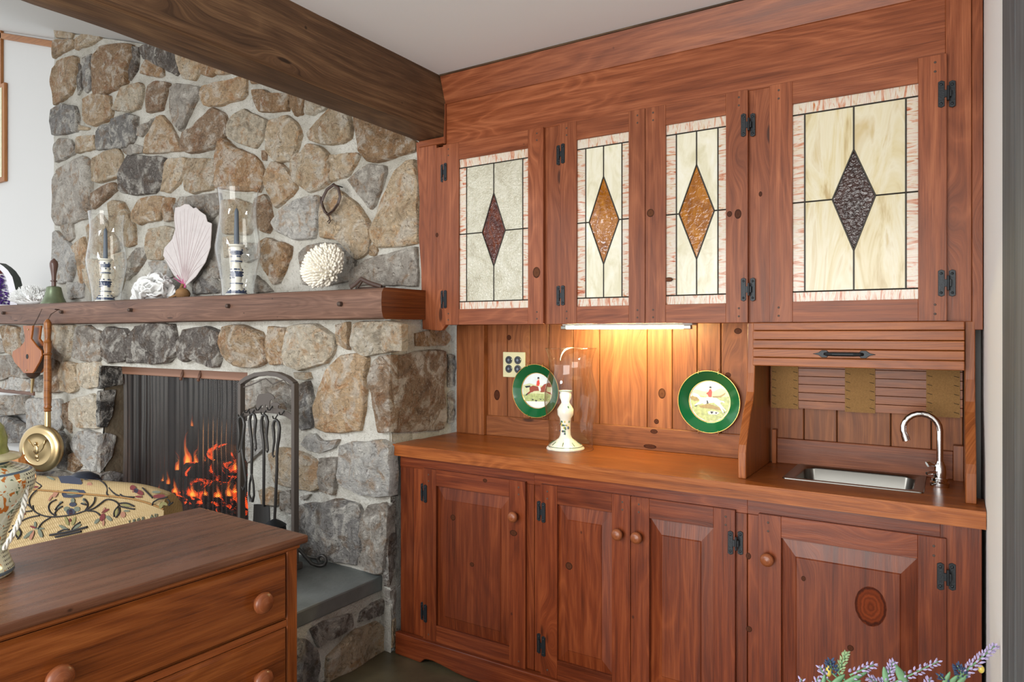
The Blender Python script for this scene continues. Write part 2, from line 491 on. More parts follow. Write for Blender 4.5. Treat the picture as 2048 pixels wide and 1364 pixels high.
M['majolica'] = majolica()
M['maj_blue'] = plain('majolica_blue', S(92, 112, 130), 0.12)
M['maj_green'] = plain('majolica_green', S(150, 160, 92), 0.12, var=0.3, vscale=30)
M['maj_cream'] = plain('majolica_cream', S(212, 204, 166), 0.12, var=0.12, vscale=30)
M['geode_out'] = plain('geode_rind', S(74, 80, 76), 0.7, 0, 0.3, 40, 0.6, 0.006, 0.2, 20)
M['geode_rim'] = plain('geode_quartz', S(222, 220, 226), 0.4, 0, 0.4, 50, 0.6, 0.005)
M['amethyst'] = plain('amethyst', S(84, 52, 128), 0.15, 0, 0.7, 0, 0, 0, 0.4, 30)
M['rust'] = plain('iron_rust_quartz', S(112, 52, 46), 0.3)
M['lav'] = plain('lavender_floret', S(176, 164, 200), 0.8, var=0.15, vscale=60)
M['lav_blue'] = plain('blue_floret', S(58, 76, 108), 0.8)
M['stem'] = plain('stem_green', S(118, 160, 118), 0.6, var=0.15, vscale=30)
M['bud'] = plain('green_bud', S(150, 176, 130), 0.7)
M['potclay'] = plain('pot_clay', S(196, 190, 176), 0.6)

# ------------------------------------------------------------------ mesh building
WO = {}


class MB:
    def __init__(s):
        s.v = []; s.f = []; s.m = []; s.uv = []; s.t = []

    def face(s, pts, m=0, uv=None, tone=1.0):
        b = len(s.v)
        s.v += [Vector(p) for p in pts]
        s.f.append(tuple(range(b, b + len(pts)))); s.m.append(m); s.t.append(tone)
        s.uv.append(uv or [(p[0], p[2]) for p in pts])

    def box(s, a, b, g='x', m=0, tone=None):
        x0, y0, z0 = (min(a[i], b[i]) for i in range(3)); x1, y1, z1 = (max(a[i], b[i]) for i in range(3))
        V = [(x0, y0, z0), (x1, y0, z0), (x1, y1, z0), (x0, y1, z0), (x0, y0, z1), (x1, y0, z1), (x1, y1, z1), (x0, y1, z1)]
        base = len(s.v); s.v += [Vector(p) for p in V]
        ou, ov = RND.uniform(0, 60), RND.uniform(0, 60)
        tone = RND.uniform(0.86, 1.12) if tone is None else tone
        gi = 'xyz'.index(g)
        for f in ((0, 3, 2, 1), (4, 5, 6, 7), (0, 1, 5, 4), (1, 2, 6, 5), (2, 3, 7, 6), (3, 0, 4, 7)):
            P = [V[i] for i in f]
            flat = [i for i in range(3) if max(p[i] for p in P) - min(p[i] for p in P) < 1e-9]
            ax = [i for i in range(3) if i not in flat[:1]]
            if gi in ax: ax = [gi] + [i for i in ax if i != gi]; k = 1.0
            else: k = 1.0
            s.f.append(tuple(base + i for i in f)); s.m.append(m); s.t.append(tone)
            s.uv.append([(p[ax[0]] * k + ou, p[ax[1]] + ov + p[flat[0]] * 0.7) for p in P])

    def prism(s, poly, axis, d0, d1, g=0, m=0, tone=None):
        """poly: 2D points in the two axes other than `axis` (in x,y,z order); extruded from d0 to d1; g: which of the two is the grain"""
        o = [i for i in range(3) if i != axis]
        tone = RND.uniform(0.9, 1.08) if tone is None else tone
        ou, ov = RND.uniform(0, 60), RND.uniform(0, 60)

        def P(p, d):
            r = [0, 0, 0]; r[o[0]] = p[0]; r[o[1]] = p[1]; r[axis] = d
            return Vector(r)
        n = len(poly)
        area = sum(poly[i][0] * poly[(i + 1) % n][1] - poly[(i + 1) % n][0] * poly[i][1] for i in range(n))
        flip = (area > 0) != (axis in (0, 2))
        if flip: poly = list(reversed(poly))
        base = len(s.v)
        lo, hi = min(d0, d1), max(d0, d1)
        s.v += [P(p, hi) for p in poly] + [P(p, lo) for p in poly]
        U = [((p[g] + ou), (p[1 - g] + ov)) for p in poly]
        s.f.append(tuple(range(base, base + n))); s.m.append(m); s.t.append(tone); s.uv.append(U)
        s.f.append(tuple(range(base + 2 * n - 1, base + n - 1, -1))); s.m.append(m); s.t.append(tone); s.uv.append(list(reversed(U)))
        for i in range(n):
            j = (i + 1) % n
            s.f.append((base + i, base + n + i, base + n + j, base + j)); s.m.append(m); s.t.append(tone)
            s.uv.append([(U[i][0], U[i][1]), (U[i][0], U[i][1] + hi - lo), (U[j][0], U[j][1] + hi - lo), U[j]])

    def lathe(s, prof, c, seg=32, m=0, axis='z', tone=1.0, mfun=None, cap=True):
        """prof: (r, h) from bottom to top about axis through c"""
        c = Vector(c); base = len(s.v); n = len(prof)

        def P(r, h, a):
            x, y = r * math.cos(a), r * math.sin(a)
            if axis == 'z': return c + Vector((x, y, h))
            if axis == 'y': return c + Vector((x, -h, y))      # h towards -Y
            return c + Vector((h, x, y))
        for r, h in prof:
            for k in range(seg):
                s.v.append(P(r, h, 2 * math.pi * k / seg))
        L = [0.0]
        for i in range(1, n): L.append(L[-1] + math.hypot(prof[i][0] - prof[i - 1][0], prof[i][1] - prof[i - 1][1]))
        rm = max(p[0] for p in prof)
        for i in range(n - 1):
            for k in range(seg):
                k2 = (k + 1) % seg
                s.f.append((base + i * seg + k, base + i * seg + k2, base + (i + 1) * seg + k2, base + (i + 1) * seg + k))
                u0, u1 = rm * 2 * math.pi * k / seg, rm * 2 * math.pi * (k + 1) / seg
                s.uv.append([(u0, L[i]), (u1, L[i]), (u1, L[i + 1]), (u0, L[i + 1])])
                s.m.append(mfun(i) if mfun else m); s.t.append(tone)
        if cap:
            for i, rev in ((0, True), (n - 1, False)):
                if prof[i][0] > 1e-5:
                    ids = [base + i * seg + k for k in range(seg)]
                    s.f.append(tuple(reversed(ids)) if rev else tuple(ids))
                    s.uv.append([(0, 0)] * seg); s.m.append(mfun(min(i, n - 2)) if mfun else m); s.t.append(tone)

    def tube(s, pts, r, seg=8, m=0, tone=1.0, closed=False, flat=1.0):
        pts = [Vector(p) for p in pts]; n = len(pts)
        rr = r if isinstance(r, (list, tuple)) else [r] * n
        base = len(s.v); prev = None; L = 0.0; Ls = []
        for i, p in enumerate(pts):
            a = pts[(i - 1) % n] if (closed or i > 0) else p
            b = pts[(i + 1) % n] if (closed or i < n - 1) else p
            d = (b - a).normalized()
            if prev is None:
                ref = Vector((0, 0, 1)) if abs(d.z) < 0.9 else Vector((0, 1, 0))
                x = d.cross(ref).normalized()
            else:
                x = (prev - d * prev.dot(d)).normalized()
            y = d.cross(x); prev = x
            if i: L += (p - pts[i - 1]).length
            Ls.append(L)
            for k in range(seg):
                a_ = 2 * math.pi * k / seg
                s.v.append(p + x * math.cos(a_) * rr[i] + y * math.sin(a_) * rr[i] * flat)
        cnt = n if closed else n - 1
        for i in range(cnt):
            j = (i + 1) % n
            for k in range(seg):
                k2 = (k + 1) % seg
                s.f.append((base + i * seg + k, base + i * seg + k2, base + j * seg + k2, base + j * seg + k))
                c = 2 * math.pi * max(rr)
                s.uv.append([(Ls[i], c * k / seg), (Ls[i], c * (k + 1) / seg), (Ls[j], c * (k + 1) / seg), (Ls[j], c * k / seg)])
                s.m.append(m); s.t.append(tone)
        if not closed:
            s.f.append(tuple(base + k for k in reversed(range(seg)))); s.uv.append([(0, 0)] * seg); s.m.append(m); s.t.append(tone)
            s.f.append(tuple(base + (n - 1) * seg + k for k in range(seg))); s.uv.append([(0, 0)] * seg); s.m.append(m); s.t.append(tone)

    def grid(s, P, nu, nv, m=0, tone=1.0, uvf=None):
        """P(i,j) -> point"""
        base = len(s.v)
        for j in range(nv + 1):
            for i in range(nu + 1): s.v.append(Vector(P(i / nu, j / nv)))
        for j in range(nv):
            for i in range(nu):
                a = base + j * (nu + 1) + i
                s.f.append((a, a + 1, a + nu + 2, a + nu + 1))
                q = [(i / nu, j / nv), ((i + 1) / nu, j / nv), ((i + 1) / nu, (j + 1) / nv), (i / nu, (j + 1) / nv)]
                s.uv.append([uvf(*w) for w in q] if uvf else q); s.m.append(m); s.t.append(tone)

    def blob(s, c, r, seg=8, rings=5, m=0, tone=1.0):
        c = Vector(c); base = len(s.v)
        r = (r, r, r) if isinstance(r, (int, float)) else r
        s.v.append(c + Vector((0, 0, -r[2])))
        for i in range(1, rings):
            a = -math.pi / 2 + math.pi * i / rings
            for k in range(seg):
                b = 2 * math.pi * k / seg
                s.v.append(c + Vector((r[0] * math.cos(a) * math.cos(b), r[1] * math.cos(a) * math.sin(b), r[2] * math.sin(a))))
        s.v.append(c + Vector((0, 0, r[2]))); top = len(s.v) - 1

        def add(f):
            s.f.append(f); s.uv.append([(0, 0)] * len(f)); s.m.append(m); s.t.append(tone)
        for k in range(seg):
            k2 = (k + 1) % seg
            add((base, base + 1 + k2, base + 1 + k))
            for i in range(rings - 2):
                o = base + 1 + i * seg
                add((o + k, o + k2, o + seg + k2, o + seg + k))
            o = base + 1 + (rings - 2) * seg
            add((o + k, o + k2, top))

    def xform(s, fn):
        s.v = [Vector(fn(p)) for p in s.v]
        return s

    def build(s, name, mats, parent=None, bevel=0, smooth=None, origin=None, color=None, label=None, kind=None, seg=1):
        if not isinstance(mats, (list, tuple)): mats = [mats]
        lo = Vector([min(p[i] for p in s.v) for i in range(3)]); hi = Vector([max(p[i] for p in s.v) for i in range(3)])
        o = Vector(origin) if origin is not None else (lo + hi) / 2
        me = bpy.data.meshes.new(name)
        me.from_pydata([tuple(p - o) for p in s.v], [], s.f)
        for m in mats: me.materials.append(M[m] if isinstance(m, str) else m)
        me.polygons.foreach_set('material_index', s.m)
        uvl = me.uv_layers.new(name='UVMap')
        flat = [c for f in s.uv for p in f for c in p]
        uvl.data.foreach_set('uv', flat)
        at = me.attributes.new('tone', 'FLOAT', 'FACE')
        at.data.foreach_set('value', s.t)
        if smooth is not None:
            me.polygons.foreach_set('use_smooth', [True] * len(me.polygons))
            me.update()
            if smooth < 180: me.set_sharp_from_angle(angle=math.radians(smooth))
        me.update()
        ob = bpy.data.objects.new(name, me)
        COL.objects.link(ob)
        WO[ob.name] = o
        if parent is not None:
            ob.parent = parent; ob.location = o - WO[parent.name]
        else:
            ob.location = o
        if bevel:
            bm = ob.modifiers.new('bevel', 'BEVEL'); bm.width = bevel; bm.segments = seg; bm.limit_method = 'ANGLE'; bm.angle_limit = math.radians(40)
        if color: ob.color = color
        if label: ob['label'] = label
        if kind: ob['kind'] = kind
        return ob


def tag(o, label, cat=None, group=None, kind=None):
    o['label'] = label
    if cat: o['category'] = cat
    if group: o['group'] = group
    if kind: o['kind'] = kind
    return o


def thing(name, label, cat, loc, group=None, kind=None):
    e = bpy.data.objects.new(name, None)
    e.empty_display_size = 0.1
    COL.objects.link(e)
    e.location = loc; WO[e.name] = Vector(loc)
    return tag(e, label, cat, group, kind)


def struct(o, label=None):
    o['kind'] = 'structure'
    if label: o['label'] = label
    return o


def nz(p, f, seed=0.0):
    return mnoise.noise(Vector((p[0] * f + seed, p[1] * f + seed * 1.7, p[2] * f - seed)))

# ------------------------------------------------------------------ the setting
YU, YF, YW = 2.52, 2.27, 2.74          # stone above the mantel, fireplace front, wall behind the counter
XS, XH = -2.075, -2.13                  # right side of the chimney, end of the hearth
VZ = lambda x: 2.575 + 0.303 * (-2.11 - x)   # vaulted ceiling height

b = MB(); b.face([(-8, -3, 0), (1.5, -3, 0), (1.5, 3.0, 0), (-8, 3.0, 0)])
struct(b.build('floor', 'floor'), 'dark olive slate floor')
b = MB(); b.box((-1.94, -1.6, 2.55), (1.2, 2.9, 2.6))
struct(b.build('ceiling', 'ceil'), 'flat pale grey ceiling above the cabinets')
b = MB()
b.prism([(-2.0, VZ(-2.0)), (-8, VZ(-8)), (-8, VZ(-8) + .06), (-2.0, VZ(-2.0) + .06)], 1, -1.6, 3.0)
struct(b.build('ceiling_vault', 'white'), 'white sloping vaulted ceiling left of the beam')
b = MB(); b.box((-2.0, 2.752, 0), (0.12, 2.80, 2.56)); struct(b.build('wall_back', 'white'), 'wall behind the cabinets')
b = MB(); b.prism([(-8, 0), (-5.2, 0), (-5.2, VZ(-5.2)), (-8, VZ(-8))], 1, 2.86, 2.92)
struct(b.build('wall_left', 'white'), 'white wall left of the stone chimney')
b = MB(); b.box((0.0785, 1.50, 0), (0.14, 2.80, 2.56)); struct(b.build('wall_right', 'white_lifted'), 'white wall strip at the right end of the cabinets')
b = MB()
for k in range(3):
    b.box((0.0745, 0.62 + .295 * k, 0.0), (0.13, 0.912 + .295 * k, 2.55), 'z')
struct(b.build('door_1', 'greywood', bevel=.002), 'weathered dark grey wooden door at the right edge')
# slanted wood trim where the left wall meets the vault, and a framed board on that wall
b = MB(); b.prism([(-8, VZ(-8) - .075), (-5.66, VZ(-5.66) - .075), (-5.66, VZ(-5.66) - .02), (-8, VZ(-8) - .02)], 1, 2.835, 2.862, 0)
struct(b.build('trim_1', 'trimwood', bevel=.004), 'orange wooden trim along the sloping ceiling')
p0, p1 = onY(-60, 195, 2.84), onY(11, 362, 2.84)
fr = MB(); fr.box((p0.x, 2.83, p1.z), (p1.x, 2.858, p0.z), 'z')
o = fr.build('picture_frame', 'trimwood', bevel=.004, origin=(p1.x, 2.85, p1.z))
tag(o, 'light orange wooden frame on the white wall at the left edge', 'picture frame')
cv = MB(); cv.box((p0.x + .03, 2.826, p1.z + .04), (p1.x - .045, 2.83, p0.z - .04), 'z')
cv.build('picture_panel', 'maj_cream', o)
q0, q1 = onY(-60, 66, 2.84), onY(1.5, 190, 2.84)
b = MB(); b.box((q1.x - .02, 2.835, q1.z), (q1.x + .012, 2.858, q0.z - .1), 'z')
struct(b.build('trim_2', 'trimwood'), 'thin vertical wooden strip above the picture frame')

# dark timber beam
b = MB(); N = 40


def beam_pt(i, j):
    y = 2.50 - 4.3 * i
    prof = [(-1.936, 2.552), (-1.934, 2.47), (-1.932, 2.40), (-1.933, 2.335), (-1.934, 2.300), (-1.942, 2.290), (-2.02, 2.287), (-2.085, 2.286), (-2.105, 2.294), (-2.108, 2.36), (-2.108, 2.60)]
    k = j * 10; a = int(min(9, k)); w = k - a
    x = prof[a][0] * (1 - w) + prof[a + 1][0] * w; z = prof[a][1] * (1 - w) + prof[a + 1][1] * w
    return (x + .009 * nz((y, x, z), 4.0, 3), y, z + .007 * nz((y, x, z), 3.0, 9))


b.grid(beam_pt, N, 10, uvf=lambda i, j: (i * 4.3, j * .55))
b.box((-2.10, 2.495, 2.29), (-1.94, 2.50, 2.55), 'x')
tag(b.build('ceiling_beam', 'beam', smooth=28, origin=(-2.02, .3, 2.42)), 'dark rough-hewn timber beam crossing the ceiling to the cabinet', 'beam')

# ------------------------------------------------------------------ stone fireplace
FP = thing('stone_fireplace', 'fieldstone fireplace and chimney with grey mortar around a screened firebox', 'fireplace', (-4.0, 2.5, 0))


def mgrid(x0, x1, ztop, z0, Y, name, nx, nzv):
    g = MB()

    def P(i, j):
        x = x0 + (x1 - x0) * i; zt = ztop(x) if callable(ztop) else ztop
        z = z0 + (zt - z0) * j
        e = 0 if 0 < i < 1 else 0
        return (x, Y + .007 * nz((x, 0, z), 9, 2) + .004 * nz((x, 0, z), 25, 5), z)
    g.grid(P, nx, nzv)
    return g


g = mgrid(-5.63, -2.095, lambda x: VZ(x) - .005, 1.46, YU + .004, 'm', 110, 44)
g.box((-5.63, YU + .02, 1.46), (-2.10, 2.86, 2.5)); g.prism([(-5.63, 2.5), (-2.10, 2.5), (-2.10, VZ(-2.10)), (-5.63, VZ(-5.63))], 1, YU + .02, 2.86)
g.build('chimney_mortar', 'mortar', FP, smooth=40)
X0, XL, XR, ZO = -6.4, -4.45, -3.05, 1.195
XN, ZN = -5.36, 0.985
g = mgrid(XR, XS + .004, 1.46, 0.0, YF + .004, 'm', 34, 46)
g.box((XR, YF + .02, 0), (XS, 2.85, 1.46))
h_ = mgrid(X0, XR, 1.46, ZO, YF + .004, 'm', 80, 10)
g2 = mgrid(XN, XL, ZO, 0.0, YF + .004, 'm', 30, 40)
g3 = mgrid(X0, XN, ZO, ZN, YF + .004, 'm', 24, 8)
for q in (h_, g2, g3):
    bs = len(g.v); g.v += q.v; g.f += [tuple(i + bs for i in f) for f in q.f]; g.m += q.m; g.uv += q.uv; g.t += q.t
g.box((X0, YF + .02, ZO + .002), (XR, 2.85, 1.46)); g.box((XN, YF + .02, 0), (XL, 2.85, ZO)); g.box((X0, YF + .02, ZN), (XN, 2.85, ZO))
g.build('surround_mortar', 'mortar', FP, smooth=40)
g = MB()
g.grid(lambda i, j: (XS + .004 * nz((0, i * .48, j * 1.46), 14, 4), YF + .002 + (YW - YF) * i, 1.46 * j), 16, 46)
g.build('side_mortar', 'mortar', FP, smooth=40)

# firebox: sooty lining, floor, log grate niche
b = MB()
b.box((XL, 2.93, .30), (XR, 2.97, 1.3), m=0); b.box((XL - .03, 2.44, .30), (XL + .005, 2.95, 1.3)); b.box((XR - .005, 2.30, .30), (XR + .03, 2.95, 1.3))
b.box((XL, 2.30, .28), (XR, 2.95, .335)); b.box((XL, 2.42, 1.22), (XR, 2.95, 1.27))
b.build('firebox_lining', 'firebrick', FP)
for r in range(9):
    for k in range(6):
        xa = XL + .01 + .235 * k - (.117 if r % 2 else 0)
        xb = min(xa + .228, XR - .01); xa = max(xa, XL + .01)
        if xb - xa < .05: continue
        bb = MB(); bb.box((xa, 2.918, .345 + .096 * r), (xb, 2.94, .345 + .096 * r + .088)); bb.build('brick', 'firebrick', FP)
b = MB(); b.box((XL - .01, 2.285, .335), (XL + .004, 2.45, ZO)); b.build('jamb_lining', 'sooty', FP)
# recess at the far left
b = MB(); b.box((X0, 2.80, .3), (XN, 2.85, ZN)); b.box((X0, 2.28, .28), (XN, 2.85, .335)); b.box((X0, 2.28, ZN - .002), (XN, 2.85, ZN + .004))
b.build('recess_lining', 'firebrick', FP)
b = MB(); b.box((X0, 2.262, ZN - .02), (XN + .015, 2.34, ZN + .012), 'x'); b.build('recess_lintel', 'mantel', FP, bevel=.003)

REG = {'1': (0, 0, 3.41), '2': (400, 50, 3.41), '3': (0, 350, 4.133), '4': (400, 350, 4.133), '5': (0, 620, 3.589), '6': (200, 620, 3.1), '7': (560, 620, 3.589), '8': (560, 960, 3.376), 'p': (0, 0, 1.0)}
PLANE = {'U': ('y', YU), 'F': ('y', YF), 'S': ('x', XS), 'H': ('x', XH), 'J': ('x', XL), 'N': ('y', 2.79)}
srnd = random.Random(11)


def to_plane(pts, reg, pl, lift=0.012):
    ox, oy, k = REG[reg]; ax, d = PLANE[pl]
    out = []
    for x, y in pts:
        u, v = ox + x / k, oy + y / k
        p = onY(u, v, d - lift) if ax == 'y' else onX(u, v, d + lift)
        out.append((p.x, p.z) if ax == 'y' else (p.y, p.z))
    return out


def stone_mesh(poly, pl, h, seed, rough=1.0):
    ax, d = PLANE[pl]
    # resampling that keeps the corners
    per = [math.dist(poly[i], poly[(i + 1) % len(poly)]) for i in range(len(poly))]
    tot = sum(per); pts = []
    for i in range(len(poly)):
        n_ = max(1, round(per[i] / tot * 34)); a, c = poly[i], poly[(i + 1) % len(poly)]
        pts += [(a[0] + (c[0] - a[0]) * w / n_, a[1] + (c[1] - a[1]) * w / n_) for w in range(n_)]
    NN = len(pts)
    pts = [(.09 * pts[k - 1][0] + .82 * pts[k][0] + .09 * pts[(k + 1) % NN][0], .09 * pts[k - 1][1] + .82 * pts[k][1] + .09 * pts[(k + 1) % NN][1]) for k in range(NN)]
    cx = sum(p[0] for p in pts) / NN; cz = sum(p[1] for p in pts) / NN
    size = math.sqrt(abs(sum(pts[k][0] * pts[(k + 1) % NN][1] - pts[(k + 1) % NN][0] * pts[k][1] for k in range(NN)) / 2))
    pts = [(cx + (p[0] - cx) * 1.09, cz + (p[1] - cz) * 1.09) for p in pts]
    pts = [(p[0] + .06 * size * nz((p[0], seed, p[1]), 3.2 / size, seed) * .6, p[1] + .06 * size * nz((p[0], seed + 5, p[1]), 3.2 / size, seed) * .6) for p in pts]
    area = sum(pts[k][0] * pts[(k + 1) % NN][1] - pts[(k + 1) % NN][0] * pts[k][1] for k in range(NN))
    if area < 0: pts.reverse()
    fac = []
    for _ in range(6):
        th_, sl = srnd.uniform(0, 6.283), srnd.uniform(.25, 1.1) * h / size * 1.6
        fac.append((math.cos(th_) * sl, math.sin(th_) * sl, h * srnd.uniform(1.0, 1.35)))
    m = MB()
    rings = [(1.0, -.025, 0), (1.0, .50 * h, .12), (.965, .86 * h, .5), (.90, 1.0 * h, .9), (.76, 1.05 * h, 1), (.58, 1.08 * h, 1), (.38, 1.1 * h, 1), (.18, 1.1 * h, 1)]

    def P(a, z, hh):
        return (a, d - hh, z) if ax == 'y' else (d + hh, a, z)
    for sc, hh, w in rings:
        for (px, pz) in pts:
            a = cx + (px - cx) * sc; z = cz + (pz - cz) * sc
            n = nz((a, seed, z), 2.4 / size, seed) * .75 + nz((a, seed, z), 6.5 / size, seed + 3) * .42 + abs(nz((a, seed, z), 4.0 / size, seed + 8)) * .5
            fh = min(q[0] * (a - cx) + q[1] * (z - cz) + q[2] for q in fac)
            H = hh * (1 - .75 * w) + .75 * w * max(.35 * h, fh) + w * rough * h * n * .55
            m.v.append(Vector(P(a, z, H)))
    m.v.append(Vector(P(cx, cz, 1.05 * h)))
    R = len(rings); c = len(m.v) - 1
    flip = (ax == 'x')
    for r in range(R - 1):
        for k in range(NN):
            k2 = (k + 1) % NN
            f = (r * NN + k, r * NN + k2, (r + 1) * NN + k2, (r + 1) * NN + k)
            m.f.append(f)
    for k in range(NN):
        m.f.append(((R - 1) * NN + k, (R - 1) * NN + (k + 1) % NN, c))
    m.uv = [[(0, 0)] * len(f) for f in m.f]; m.m = [0] * len(m.f); m.t = [1.0] * len(m.f)
    return m


def stone(reg, pl, col, h, txt):
    pts = [tuple(float(c) for c in q.split(',')) for q in txt.split()]
    m = stone_mesh(to_plane(pts, reg, pl), pl, h, srnd.uniform(0, 90))
    m.build('stone', 'stone', FP, smooth=38, color=S(*col))


